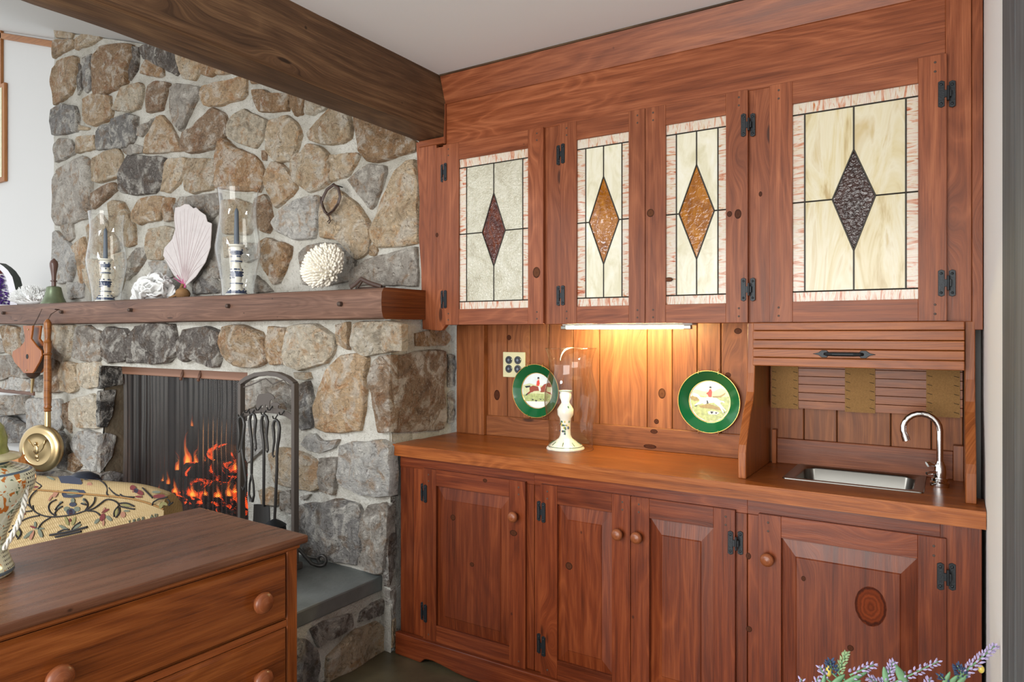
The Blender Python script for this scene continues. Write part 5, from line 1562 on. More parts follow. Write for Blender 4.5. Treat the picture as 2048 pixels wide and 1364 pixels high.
def tip_tongs(o, e):
    for s_ in (-1, 1):
        b = MB(); b.tube([e, e + Vector((s_ * .014, 0, -.05)), e + Vector((s_ * .018, 0, -.10)), e + Vector((s_ * .004, 0, -.13))], [.005, .005, .005, .008], 8); b.build('tong_arm', 'tooliron', o, smooth=60)


tool('fire_poker', 'black iron poker with a crook handle, leftmost tool on the stand', 230, 940, 503, 1, 960, tip_poker)
tool('fire_tongs', 'black iron tongs with a crook handle, second tool on the stand', 450, 880, 514, -1, 945, tip_tongs)
tool('fire_shovel', 'black iron shovel with a crook handle, third tool on the stand', 680, 905, 538, -1, 1010, tip_shovel)
tool('hearth_brush', 'black hearth brush with a crook handle, rightmost tool on the stand', 910, 1005, 560, 1, 1035, tip_brush)

# ------------------------------------------------------------------ bed warmer and bellows hanging from the mantel
pc = onY(82, 897, 2.10); phi = math.radians(24)
BW = thing('bed_warmer', 'brass bed-warming pan with eagle relief and turned handle hanging from the mantel', 'bed warmer', (pc.x, 2.12, pc.z))
rot = lambda p: (pc.x + (p[0] - pc.x) * math.cos(phi) - (p[1] - 2.10) * math.sin(phi), 2.10 + (p[0] - pc.x) * math.sin(phi) + (p[1] - 2.10) * math.cos(phi), p[2])
rp = .150
b = MB(); b.lathe([(0, -.045), (rp * .8, -.045), (rp * .97, -.02), (rp, .0), (rp * .99, .006), (rp * .93, .018), (rp * .8, .026), (rp * .70, .028), (rp * .67, .031), (rp * .64, .028), (rp * .4, .033), (0, .036)], pc, 56, axis='y'); b.xform(rot); b.build('pan', 'brass', BW, smooth=50)
b = MB(); q = pc
for s_ in (-1, 1):
    b.prism([(q.x + s_ * .008, q.z + .01), (q.x + s_ * .03, q.z + .03), (q.x + s_ * .062, q.z + .062), (q.x + s_ * .055, q.z + .03), (q.x + s_ * .048, q.z + .01), (q.x + s_ * .035, q.z - .008), (q.x + s_ * .018, q.z - .018)], 1, 2.10 - .0385, 2.10 - .03)
b.blob((q.x, 2.063, q.z), (.018, .008, .030), 10, 6); b.blob((q.x - .004, 2.062, q.z + .036), (.010, .008, .011), 10, 6); b.blob((q.x, 2.066, q.z - .045), (.014, .006, .014), 8, 5); b.blob((q.x + .004, 2.068, q.z - .068), (.012, .005, .008), 8, 5)
b.xform(rot); b.build('eagle_relief', 'brass', BW, bevel=.002, smooth=50)
b = MB(); hx_ = pc.x + .03; hb = pc.z + rp * .95; hy_ = 2.125
b.lathe([(.019, 0), (.017, .10), (.015, .105)], (hx_, hy_, hb - .01), 16); b.build('ferrule', 'brass', BW, smooth=40)
tp = onY(88, 638, hy_).z; Lh = tp - hb - .09
hpf = [(.018, 0), (.022, .01), (.018, .02), (.023, .035), (.019, .05), (.022, .10), (.021, .20), (.022, .32), (.019, .44), (.018, .455), (.025, .465), (.019, .48), (.024, .52), (.021, .55), (.025, .565), (.019, .575), (.017, .60), (.022, .66), (.021, .72), (.015, .735), (.010, .745), (0, .75)]
b = MB(); b.lathe([(r_, z_ * Lh / .75) for r_, z_ in hpf], (hx_, hy_, hb + .09), 20); b.build('handle', 'turned', BW, smooth=40)
b = MB(); b.tube([(hx_, hy_, tp - .01), (hx_ + .003, hy_ + .02, tp + .03), (hx_, 2.186, tp + .06), (hx_ - .006, hy_ + .02, tp + .03), (hx_ - .002, hy_, tp - .01)], .0018, 6); b.tube([(hx_, 2.20, tp + .06), (hx_, 2.165, tp + .062)], .004, 6); b.build('hanging_loop', 'leather', BW, smooth=60)

BY = 2.13
bl_ = lambda x, y: onY(x / 3.589, 620 + y / 3.589, BY)
BL = thing('bellows', 'wooden fireplace bellows with leather sides hanging beside the bed warmer', 'bellows', (bl_(230, 330).x, BY, bl_(230, 600).z))
outl = [(200, 112), (270, 112), (262, 180), (258, 205), (300, 260), (330, 290), (334, 330), (320, 370), (280, 440), (270, 452), (205, 452), (190, 430), (140, 375), (122, 330), (128, 295), (180, 265), (212, 225), (215, 190)]
pp = [(bl_(*q).x, bl_(*q).z) for q in outl]
for yy in (BY - .030, BY + .018):
    b = MB(); b.prism(pp, 1, yy, yy + .012, 1, tone=1.0); b.build('board', 'bellows_wood', BL, bevel=.002)
ppi = [(bl_(230, 330).x + (x - bl_(230, 330).x) * .93, z) for x, z in pp[4:14]]
b = MB(); b.prism(ppi, 1, BY - .018, BY + .018, 1); b.build('leather_gusset', 'leather', BL)
c0 = bl_(233, 333); b = MB(); b.lathe([(.016, -.001), (.016, .0012), (0, .0012)], (c0.x, BY - .030, c0.z), 16, axis='y'); b.build('air_hole', 'black', BL)
b = MB()
for q in ((240, 140), (228, 432)):
    c0 = bl_(*q); b.lathe([(.006, -.001), (.005, .003), (0, .004)], (c0.x, BY - .030, c0.z), 10, axis='y')
b.build('brass_stud', 'brass', BL, smooth=50)
n0, n1, n2 = bl_(236, 452), bl_(236, 492), bl_(228, 595)
b = MB(); b.tube([(n0.x, BY, n0.z), (n0.x, BY, (n0.z + n1.z) / 2), (n1.x, BY, n1.z)], [.045, .036, .014], 14); b.build('nozzle_collar', 'leather', BL, smooth=50)
b = MB(); b.tube([(n1.x, BY, n1.z + .01), (n2.x, BY, n2.z)], [.011, .006], 12); b.build('nozzle', 'brass', BL, smooth=50)
t0 = bl_(235, 112); b = MB(); b.tube([(t0.x, BY, t0.z - .01), (t0.x - .006, 2.16, t0.z + .05), (t0.x, 2.184, t0.z + .11), (t0.x + .004, 2.16, t0.z + .05), (t0.x + .006, BY, t0.z - .01)], .0014, 6); b.build('hanging_cord', 'leather', BL, smooth=60)

# ------------------------------------------------------------------ on the mantel
YM = 2.36


def mx(u): return onY(u, 590, YM).x


# amethyst geode
gx = mx(14)
GD = thing('amethyst_geode', 'amethyst geode half with purple crystals and grey rind on the mantel', 'geode', (gx - .06, YM, MT))
go = [(-.20, 0), (.115, 0), (.118, .04), (.105, .13), (.085, .22), (.055, .27), (.025, .30), (-.01, .325), (-.06, .31), (-.14, .24), (-.19, .12)]
b = MB()
for k in range(len(go)): pass
outer = [(gx + x, MT + z) for x, z in go]
front = [(gx + x * .97 - .022, MT + z) for x, z in go]
L0 = [(x, YM + .11, z) for x, z in [(gx + x * .7, MT + z * .85) for x, z in go]]; L1 = [(x, YM + .03, z) for x, z in outer]; L2 = [(x, YM - .05, z) for x, z in front]
gr_ = lambda p: (gx + (p[0] - gx) * math.cos(.85) - (p[1] - YM) * math.sin(.85) - .02, YM + (p[0] - gx) * math.sin(.85) + (p[1] - YM) * math.cos(.85), p[2])
loft(b, [L0, L1, L2], cap_last=False); b.f.append(tuple(range(len(go)))[::-1]); b.uv.append([(0, 0)] * len(go)); b.m.append(0); b.t.append(1)
b.xform(gr_); b.build('rind', 'geode_out', GD, smooth=35)
inn = [(gx - .032 + (x) * .72 - .006, MT + .012 + z * .88) for x, z in go]
b = MB(); loft(b, [L2, [(x, YM - .052, z) for x, z in inn], [(x - .0, YM + .0, z * .9 + MT * .1) for x, z in inn]], cap_last=True); b.xform(gr_); b.build('quartz_rim', 'geode_rim', GD, smooth=30)
b = MB(); er = random.Random(9)
ix0, ix1 = min(p[0] for p in inn), max(p[0] for p in inn)
for k in range(230):
    x = er.uniform(ix0, ix1); z = MT + .015 + er.uniform(0, .27)
    zz = (z - MT) / .31
    if x > gx - .045 + .085 * (1 - zz * .9) + .005: continue
    s_ = er.uniform(.010, .020); d = Vector((er.uniform(-.5, .5), -1, er.uniform(-.4, .6))).normalized()
    c0 = Vector((x, YM - .015, z)); b.tube([c0, c0 + d * s_, c0 + d * s_ * 1.9], [s_ * .45, s_ * .45, .0006], 6, m=1 if zz > .72 else 0)
b.xform(gr_); b.build('crystals', ['amethyst', 'rust'], GD, kind='stuff')
# spiky white coral
cx_ = mx(62); b = MB(); er = random.Random(4)
b.blob((cx_, YM, MT + .045), (.19, .08, .055), 16, 8)
for k in range(620):
    a = er.uniform(0, 2 * math.pi); e = er.uniform(.02, 1.45); d = Vector((math.cos(a) * math.cos(e), math.sin(a) * math.cos(e), math.sin(e)))
    c0 = Vector((cx_ + d.x * .18, YM + d.y * .075, MT + .025 + d.z * .075)); d2 = (d + Vector((er.uniform(-.5, .5), er.uniform(-.5, .5), er.uniform(0, .5)))).normalized()
    ln = er.uniform(.03, .055); b.tube([c0, c0 + d2 * ln * .6, c0 + d2 * ln], [.0042, .0036, .0022], 5)
b.v = [Vector((p.x, p.y, max(p.z, MT + .0005))) for p in b.v]
tag(b.build('branch_coral', 'coralw', smooth=60, origin=(cx_, YM, MT)), 'low mound of spiky white branch coral beside the bell', 'coral')
# hand bell
bx_ = mx(114); HB = thing('hand_bell', 'green bronze hand bell with dark turned wooden handle on the mantel', 'bell', (bx_, YM - .02, MT))
b = MB(); b.lathe([(.080, 0), (.079, .008), (.068, .025), (.058, .05), (.050, .085), (.046, .108), (.043, .118), (.03, .124), (0, .126)], (bx_, YM - .02, MT), 40); b.build('bell_body', 'bell', HB, smooth=45)
b = MB(); b.lathe([(.014, .124), (.014, .155), (.021, .158), (.021, .163), (.013, .166)], (bx_, YM - .02, MT), 20); b.build('collar', 'darkturn', HB, smooth=40)
b = MB(); b.lathe([(.013, .165), (.014, .19), (.019, .225), (.025, .26), (.026, .28), (.021, .298), (.010, .308), (.007, .315), (0, .316)], (bx_, YM - .02, MT), 24); b.build('handle', 'darkturn', HB, smooth=50)
# two hurricane lamps
bp = [(.083, 0), (.084, .03), (.088, .08), (.100, .15), (.115, .225), (.117, .265), (.107, .335), (.096, .41), (.094, .47), (.099, .53), (.104, .573)]
bs = [(.062, 0), (.063, .006), (.056, .014), (.046, .03), (.030, .05), (.027, .06), (.034, .066), (.034, .072), (.024, .08), (.029, .105), (.031, .135), (.022, .165), (.020, .178), (.030, .184), (.030, .192), (.022, .198), (.025, .222), (.031, .245), (.030, .262), (.042, .272), (.042, .278), (.018, .279), (.014, .268), (0, .266)]
for u, lab, lab2, lab3 in ((213, 'clear glass hurricane shade on the mantel beside the bell', 'blue and white china candlestick in the shade beside the bell', 'thin grey-blue taper candle in the shade beside the bell'),
                           (476, 'clear glass hurricane shade on the mantel right of the pink sea fan', 'blue and white china candlestick in the shade right of the sea fan', 'thin grey-blue taper candle in the shade right of the sea fan')):
    c = (mx(u), YM, MT)
    s_, cc = hurricane(c, lab, ['white_china', 'pblue'], lab2, bp, bs, lambda i: 1 if i in (2, 6, 9, 13, 16) else 0, stick_off=(-.012, 0))
    b = MB(); rr = random.Random(int(u))
    for k in range(70):
        hgt = rr.choice([.03, .04, .10, .115, .13, .145, .215, .235, .25]); a = rr.uniform(0, 6.28); r_ = {.03: .046, .04: .038, .10: .029, .115: .030, .13: .031, .145: .028, .215: .025, .235: .029, .25: .031}[hgt]
        c3 = Vector(cc) + Vector((r_ * math.cos(a), r_ * math.sin(a), hgt)); b.blob(c3, (.006, .006, .005), 6, 4)
    b.build('painted_flowers', ['pblue'], s_, smooth=60)
    cd = thing('taper_candle', lab3, 'candle', (cc[0], cc[1], MT + .268), 'taper candles on the mantel')
    b = MB(); b.lathe([(.0135, 0), (.0125, .10), (.0105, .19), (.006, .205), (0, .21)], WO[cd.name], 14); b.build('wax', 'candle', cd, smooth=40)
    b = MB(); b.tube([Vector(WO[cd.name]) + Vector((0, 0, .205)), Vector(WO[cd.name]) + Vector((.001, 0, .222))], .0012, 5); b.build('wick', 'black', cd)
# ruffled white coral
cx_ = mx(302); b = MB(); er = random.Random(14)
for k in range(46):
    a = er.uniform(0, 6.28); e = er.uniform(.05, 1.5); d = Vector((math.cos(a) * math.cos(e), math.sin(a) * math.cos(e), math.sin(e)))
    c0 = Vector((cx_ + d.x * .11, YM + .02 + d.y * .06, MT + .01 + d.z * .11)); t1 = d.cross(Vector((er.uniform(-1, 1), er.uniform(-1, 1), er.uniform(-1, 1)))).normalized(); t2 = d.cross(t1)
    sd = er.uniform(0, 50); w = er.uniform(.035, .06)

    def P(i, j, c0=c0, d=d, t1=t1, t2=t2, sd=sd, w=w):
        q = (i - .5) * 2
        return c0 + t1 * q * w + d * (j * .055 * (1 - .5 * q * q)) + t2 * .018 * nz((i * 3, j, 0), 1.6, sd)
    b.grid(P, 8, 4)
b.blob((cx_, YM + .02, MT + .05), (.11, .06, .06), 14, 8)
b.v = [Vector((p.x, p.y, max(p.z, MT + .0005))) for p in b.v]
o = b.build('ruffled_coral', 'coralw', smooth=60, origin=(cx_, YM, MT)); so = o.modifiers.new('thick', 'SOLIDIFY'); so.thickness = .006
tag(o, 'ruffled white plate coral at the foot of the sea fan', 'coral')
# sea fan on driftwood foot
YFN = 2.45
fz = lambda x, y: onY(x / 4.133, 350 + y / 4.133, YFN)
SF = thing('sea_fan', 'large flat pale pink sea fan leaning against the stones', 'sea fan', (fz(1540, 960).x, YFN, MT))
fo_ = [(1450, 270), (1490, 262), (1530, 240), (1562, 243), (1600, 275), (1622, 268), (1655, 300), (1700, 330), (1715, 385), (1752, 400), (1748, 480), (1740, 600), (1700, 720), (1620, 840), (1535, 918), (1500, 880), (1440, 830), (1400, 760), (1350, 665), (1362, 600), (1425, 530), (1450, 450), (1440, 350)]
b = MB(); b.prism([(fz(*q).x, fz(*q).z) for q in fo_], 1, YFN - .003, YFN + .003, 1, tone=1); b.build('blade', 'seafan', SF, bevel=.002)
b = MB(); root = fz(1525, 905)
for q in fo_[:13] + fo_[16:]:
    e = fz(*q); mid = root.lerp(e, .5) + Vector((.03 * (e.x - root.x), 0, .02)); pts = [root.lerp(mid, .5), mid, mid.lerp(e, .5), e.lerp(root, .06)]
    b.tube([Vector((p.x, YFN - .003, p.z)) for p in [root] + pts], [.005, .002, .0016, .0013, .0008], 6)
b.build('ribs', 'seafan_rib', SF, smooth=60)
b = MB(); b.tube([Vector((root.x, YFN - .002, root.z - .02)), Vector((root.x, YFN - .002, root.z)), Vector((root.x - .02, YFN - .002, root.z + .06))], [.018, .016, .004], 8, flat=.5)
for k in range(5): e = fz(1440 + 28 * k, 850 - 22 * (k % 2)); b.tube([Vector((root.x, YFN - .003, root.z)), Vector((e.x, YFN - .004, e.z))], [.006, .002], 6)
b.build('magenta_base', 'seafan_base', SF, smooth=60)
b = MB(); c0 = fz(1550, 950); b.blob((c0.x, YFN - .03, MT + .035), (.045, .04, .037), 12, 8); b.v = [p + Vector((nz(p, 30, 1), nz(p, 30, 2), 0)) * .008 for p in b.v]; b.tube([(c0.x - .09, YFN - .06, MT + .012), (c0.x - .03, YFN - .045, MT + .03), (root.x, YFN - .01, root.z)], [.006, .008, .01], 8); b.build('driftwood_foot', 'driftwood', SF, smooth=60)
# large finger coral
c0 = onY(648, 533, YM - .02); b = MB(); er = random.Random(21)
ax1 = Vector((.62, 0, .45)).normalized() * 1.0
A_, B_, C_ = .128, .075, .085
tl = math.radians(28)


def cpt(d): return Vector((c0.x + (d.x * A_ * math.cos(tl) - d.z * C_ * math.sin(tl)), c0.y + d.y * B_, c0.z + d.x * A_ * math.sin(tl) + d.z * C_ * math.cos(tl)))


b.blob((0, 0, 0), 1.0, 20, 10); b.v = [cpt(p * .86) for p in b.v]
for k in range(560):
    z = 1 - 2 * (k + .5) / 560; a = k * 2.39996; r_ = math.sqrt(1 - z * z); d = Vector((r_ * math.cos(a), r_ * math.sin(a), z))
    if d.y > .35: continue
    p = cpt(d * .84); out = (cpt(d) - c0).normalized(); up = (out + Vector((-.35, -.25, .45)) + Vector((er.uniform(-.2, .2), er.uniform(-.2, .2), er.uniform(-.2, .2)))).normalized()
    ln = er.uniform(.020, .032); b.tube([p, p + up * ln * .6, p + up * ln, p + up * ln * 1.12], [.0075, .0072, .0058, .002], 6)
zm = min(p.z for p in b.v); b.v = [p + Vector((0, 0, MT - zm)) if False else Vector((p.x, p.y, max(p.z, MT + .0005))) for p in b.v]
tag(b.build('finger_coral', 'coral', smooth=60, origin=(c0.x, c0.y, MT)), 'rounded cream finger coral near the right end of the mantel', 'coral')
# leather straps
YSp = YU - .065
z4 = lambda x, y, Y: onY(400 + x / 4.133, 350 + y / 4.133, Y)
LP = thing('hanging_strap', 'dark leather strap looped over a nail on the stones', 'strap', z4(1070, 330, YSp))
b = MB(); loop = [(1105, 80), (1145, 110), (1158, 180), (1140, 240), (1105, 290), (1060, 330), (1030, 300), (1005, 230), (1020, 180), (1050, 120)]
b.tube([z4(x, y, YSp) for x, y in loop], .0055, 8, closed=True, flat=1.6); b.tube([z4(1010, 200, YSp), z4(1015, 270, YSp - .006), z4(1050, 325, YSp - .008), z4(1100, 290, YSp - .008), z4(1140, 235, YSp - .004)], .004, 6)
b.build('loop', 'leather', LP, smooth=60)
b = MB(); b.tube([z4(1062, 330, YSp), z4(1070, 370, YSp), z4(1055, 385, YSp), z4(1066, 400, YSp), z4(1078, 380, YSp), z4(1070, 345, YSp)], .003, 6); b.tube([z4(1008, 215, YSp), z4(1000, 180, YSp), z4(1000, 235, YSp)], .006, 6); b.build('tail', 'leather', LP, smooth=60)
b = MB(); p = z4(1105, 84, YSp); b.tube([p + Vector((0, .06, 0)), p + Vector((0, -.008, .004))], .003, 6); b.build('nail', 'iron', LP)
YL = 2.28
b = MB(); st_ = [(1245, 925), (1290, 890), (1330, 850), (1400, 885), (1500, 918)]
b.tube([Vector((z4(x, y, YL).x, YL, max(MT + .006, z4(x, y, YL).z - .004))) for x, y in st_], .005, 8, flat=2.0)
b.tube([Vector((z4(x, y, YL).x, YL + .03, MT + .006)) for x, y in ((1250, 925), (1330, 915), (1420, 915), (1490, 920))], .005, 8, flat=1.6)
b.tube([Vector((z4(x, y, YL).x, YL + .01, max(MT + .006, z4(x, y, YL).z - .004))) for x, y in ((1290, 925), (1330, 870), (1400, 890))], .004, 8)
tag(b.build('folded_strap', 'leather', smooth=60, origin=(z4(1370, 900, YL).x, YL, MT)), 'dark leather strap lying folded at the right end of the mantel', 'strap')

# ------------------------------------------------------------------ hearth: crate and iron pot behind the chair
p0, p1 = onY(2, 903, 2.0), onY(36, 968, 2.0)
CR = thing('wooden_crate', 'plain wooden crate on the hearth behind the painted jar', 'crate', (p0.x - .05, 2.03, HT))
zt = p0.z
for k in range(3):
    b = MB(); za = HT + (zt - HT) * k / 3; b.box((p0.x - .25, 2.0, za + .002), (p1.x, 2.015, za + (zt - HT) / 3 - .002), 'x'); b.build('plank', 'trimwood', CR, bevel=.002)
    b = MB(); b.box((p1.x - .015, 2.015, za + .002), (p1.x, 2.06, za + (zt - HT) / 3 - .002), 'y'); b.build('plank', 'trimwood', CR, bevel=.002)
b = MB(); b.box((p0.x - .25, 2.016, zt - .015), (p1.x - .016, 2.06, zt - .002), 'x'); b.build('lid', 'trimwood', CR, bevel=.002)
pc2 = onY(165, 950, 1.98); r_ = .10
PT = thing('iron_pot', 'low dark iron pot on the hearth behind the patterned chair', 'pot', (pc2.x, 1.98, HT))
b = MB(); hh = pc2.z + .02 - HT; b.lathe([(r_ * .7, 0), (r_ * .95, hh * .2), (r_, hh * .5), (r_ * .95, hh * .8), (r_ * .8, hh * .9), (r_ * .4, hh * .98), (0, hh)], (pc2.x, 1.98, HT), 28); b.build('body', 'navy', PT, smooth=50)
b = MB(); b.tube([(pc2.x + r_ * .9, 1.98, HT + hh * .7), (pc2.x + r_ * 1.4, 1.98, HT + hh * .85), (pc2.x + r_ * 1.55, 1.98, HT + hh * .9)], [.02, .016, .012], 10); b.build('spout', 'navy', PT, smooth=50)

# ------------------------------------------------------------------ chest of drawers
an = math.radians(2.3); DC = Vector((-1.479, 1.297, 0)); ca, sa = math.cos(an), math.sin(an)
DL = lambda p: (DC.x + p[0] * ca + p[1] * sa, DC.y - p[0] * sa + p[1] * ca, p[2])       # local x: out of the drawer fronts, local y: along the chest, 0 at its far end
DR = thing('chest_of_drawers', 'brown stained wooden chest of drawers with round knobs', 'chest of drawers', DL((-.26, -.55, 0)))
DLn = 1.22
b = MB(); zt = .85; b.box((-.525, -DLn, zt - .022), (0, 0, zt), 'y', tone=1.0); b.xform(DL); b.build('top', 'dresser_top', DR, bevel=.006, seg=3)
b = MB(); b.box((-.515, -DLn + .02, zt - .034), (-.012, -.018, zt - .022), 'y'); b.xform(DL); b.build('top_moulding', 'dresser', DR, bevel=.003)
b = MB(); b.box((-.50, -.040, .0), (-.03, -.022, zt - .034), 'z'); b.xform(DL); b.build('end_panel', 'dresser', DR, bevel=.001)
b = MB(); b.box((-.50, -DLn + .022, .0), (-.03, -DLn + .04, zt - .034), 'z'); b.xform(DL); b.build('end_panel', 'dresser', DR)
b = MB(); b.box((-.505, -DLn + .04, .08), (-.495, -.04, zt - .034), 'z'); b.xform(DL); b.build('back_panel', 'dresser', DR)
for y0 in (-.056, -DLn + .022):
    b = MB(); b.box((-.035, y0, 0), (-.020, y0 + .034, zt - .034), 'z'); b.xform(DL); b.build('corner_stile', 'dresser', DR, bevel=.002)
dz = [.812, .615, .418, .221]
b = MB(); b.box((-.04, -DLn + .04, .812), (-.021, -.05, .818), 'y'); b.xform(DL); b.build('rail', 'dresser', DR)
for k, z in enumerate(dz):
    b = MB(); b.box((-.04, -DLn + .056, z - .197), (-.0195, -.056, z - .179), 'y', tone=1.2); b.xform(DL); b.build('rail', 'oak_dark', DR, bevel=.001)
    b = MB(); zb = z - .175; y0, y1 = -DLn + .060, -.060
    ou = RND.uniform(0, 50)
    b.box((-.035, y0, zb), (-.021, y1, z - .002), 'y', tone=1.0)
    Bk = [(-.021, y0 + .001, zb + .001), (-.021, y1 - .001, zb + .001), (-.021, y1 - .001, z - .003), (-.021, y0 + .001, z - .003)]
    Fr = [(-.012, y0 + .008, zb + .008), (-.012, y1 - .008, zb + .008), (-.012, y1 - .008, z - .010), (-.012, y0 + .008, z - .010)]
    uvv = lambda L: [(p[1] + ou, p[2] + ou) for p in L]
    for i in range(4):
        q = [Bk[i], Bk[(i + 1) % 4], Fr[(i + 1) % 4], Fr[i]]; b.face(q, 0, uvv(q), 1.0)
    b.face(Fr, 0, uvv(Fr), 1.0)
    b.xform(DL); dr = b.build('drawer', 'dresser', DR)
    for yk in (-.150, -.617, -DLn + .150):
        if yk < -1 : continue
        kk = MB(); kk.lathe([(.013, -.002), (.013, .007), (.017, .011), (.026, .018), (.0275, .024), (.024, .031), (.014, .0355), (0, .037)], (-.012, yk, z - .098), 28, axis='x', tone=1.05); kk.xform(DL); kk.build('knob', 'knobwood', dr, smooth=60, label='round turned wooden knob')

# painted jar on the chest
vc = (-1.862, .664, .8505)
JR = thing('painted_jar', 'hand-painted majolica baluster jar with lid at the left edge, on the chest', 'jar', vc)
b = MB(); b.lathe([(.075, 0), (.080, .006), (.080, .014), (.076, .022), (.069, .045), (.064, .07), (.066, .09), (.082, .13), (.105, .165), (.118, .19), (.122, .212), (.119, .228), (.114, .234), (.108, .238), (.070, .252), (.066, .262)], vc, 56, mfun=lambda i: 1 if i in (1, 12, 13, 14) and i != 13 or i == 12 else 0); b.build('body', ['majolica', 'maj_blue'], JR, smooth=50)
b = MB(); b.lathe([(.066, .258), (.092, .262), (.094, .266), (.090, .270), (.070, .276), (.066, .29), (.067, .31), (.060, .335), (.042, .358), (.015, .37), (.012, .38), (.018, .39), (.012, .405), (0, .408)], vc, 48, mfun=lambda i: 0 if i < 4 else 1); b.build('lid', ['maj_cream', 'maj_green'], JR, smooth=50)
b = MB()
for k in range(3):
    pts = []
    for i in range(40):
        t = i / 39; a = math.radians(38) + 0
        r_ = .118 * (1 - t) + .070 * t + .012 * math.sin(math.pi * t); ph = t * 22 + k * 2.094
        d = Vector((math.cos(a), math.sin(a), 0)); s_ = Vector((-math.sin(a), math.cos(a), 0))
        pts.append(Vector(vc) + d * (r_ - .002 + .004 * math.cos(ph)) + s_ * .004 * math.sin(ph) + Vector((0, 0, .20 - .14 * t)))
    b.tube(pts, .0028, 6)
b.build('rope_handle', 'white_china', JR, smooth=60)

# ------------------------------------------------------------------ patterned chair behind the chest
A0, B0 = Vector((-2.985, 1.254, .80)), Vector((-2.330, 1.434, .80))
ex = (B0 - A0).normalized(); nf = Vector((ex.y, -ex.x, 0)); back = -nf
CHL = lambda s, dth, z: A0 + ex * s + back * dth + Vector((0, 0, z - .80))
CHW = (B0 - A0).length
CHR = thing('patterned_chair', 'low chair upholstered in cream fabric with embroidered vines, behind the chest of drawers', 'chair', CHL(.1, .15, 0))
prof = [(0.0, .30), (0.0, .55), (-.004, .74), (0.0, .80), (.014, .824), (.034, .838), (.056, .840), (.074, .830), (.086, .80), (.09, .74), (.09, .30)]
b = MB(); s0, s1 = -.45, CHW - .045
L = [0]
for i in range(1, len(prof)): L.append(L[-1] + math.dist(prof[i], prof[i - 1]))


def cp(i, j):
    k = j * (len(prof) - 1); a = int(min(len(prof) - 2, k)); w = k - a
    dth = prof[a][0] * (1 - w) + prof[a + 1][0] * w; z = prof[a][1] * (1 - w) + prof[a + 1][1] * w
    s = s0 + (s1 - s0) * i
    # the top falls away a little towards both ends
    e = max(0, (i - .80) / .20) ** 2.2
    z2 = z - (.030 * e if z > .79 else 0)
    sh = .02 * max(0, (z - .80) / .04) if i == 1 else 0
    return CHL(s - sh, dth, z2)


b.grid(cp, 40, 10, uvf=lambda i, j: ((s1 - s0) * i, L[-1] * j))
for i in (0, 1):
    E_ = [cp(i, j / 10) for j in range(11)]; b.face(E_ if i == 0 else E_[::-1], 0, [(p.y, p.z) for p in E_])
b.build('back_cushion', 'fabric', CHR, smooth=50)
b = MB(); b.tube([cp(i / 40, .3) + nf * .002 for i in range(41)], .0035, 6); b.build('piping', 'webbing', CHR, smooth=60)
b = MB()
for s_, d_ in ((s0 + .05, .02), (s1 - .05, .02), (s0 + .05, .29), (s1 - .05, .26)):
    q = CHL(s_, d_, 0); lg = MB(); lg.box((q.x - .02, q.y - .02, 0), (q.x + .02, q.y + .02, .31), 'z'); lg.build('leg', 'dresser', CHR, bevel=.003)
b = MB(); C8 = [CHL(s, d_, z) for z in (.30, .45) for s, d_ in ((s0, .09), (s1, .09), (s1, .29), (s0, .31))]
b.v = C8; b.f = [(3, 2, 1, 0), (4, 5, 6, 7), (0, 1, 5, 4), (1, 2, 6, 5), (2, 3, 7, 6), (3, 0, 4, 7)]; b.uv = [[(C8[i].x, C8[i].y + C8[i].z) for i in f] for f in b.f]; b.m = [0] * 6; b.t = [1.0] * 6
b.build('seat', 'fabric', CHR, bevel=.03, seg=3)
upv = (back * .03 + Vector((0, 0, .036))).normalized(); n2 = ex.cross(upv).normalized()
if n2.dot(nf) < 0: n2 = -n2


def cq(x, y):
    u, v = x / 5.389, 930 + y / 5.389
    p = onP(u, v, A0, nf)
    if p.z > .80:
        p = onP(u, v, A0, n2); return p + n2 * .003
    return p + nf * (.0025 + (.004 if .60 < p.z < .795 else 0))


def vine(mb, pts, r=.0028, m=0):
    # smooth the drawn line
    P = [Vector((x, y, 0)) for x, y in pts]
    for _ in range(2):
        q = [P[0]]
        for i in range(len(P) - 1): q += [P[i].lerp(P[i + 1], .25), P[i].lerp(P[i + 1], .75)]
        P = q + [P[-1]]
    mb.tube([cq(p.x, p.y) for p in P], r, 5, m=m)


def patch(mb, pts, m):
    q = [cq(*p) for p in pts]
    cen = sum(q, Vector()) / len(q)
    n = (q[1] - q[0]).cross(q[2] - q[0])
    mb.face(q if n.dot(nf) > 0 else q[::-1], m)


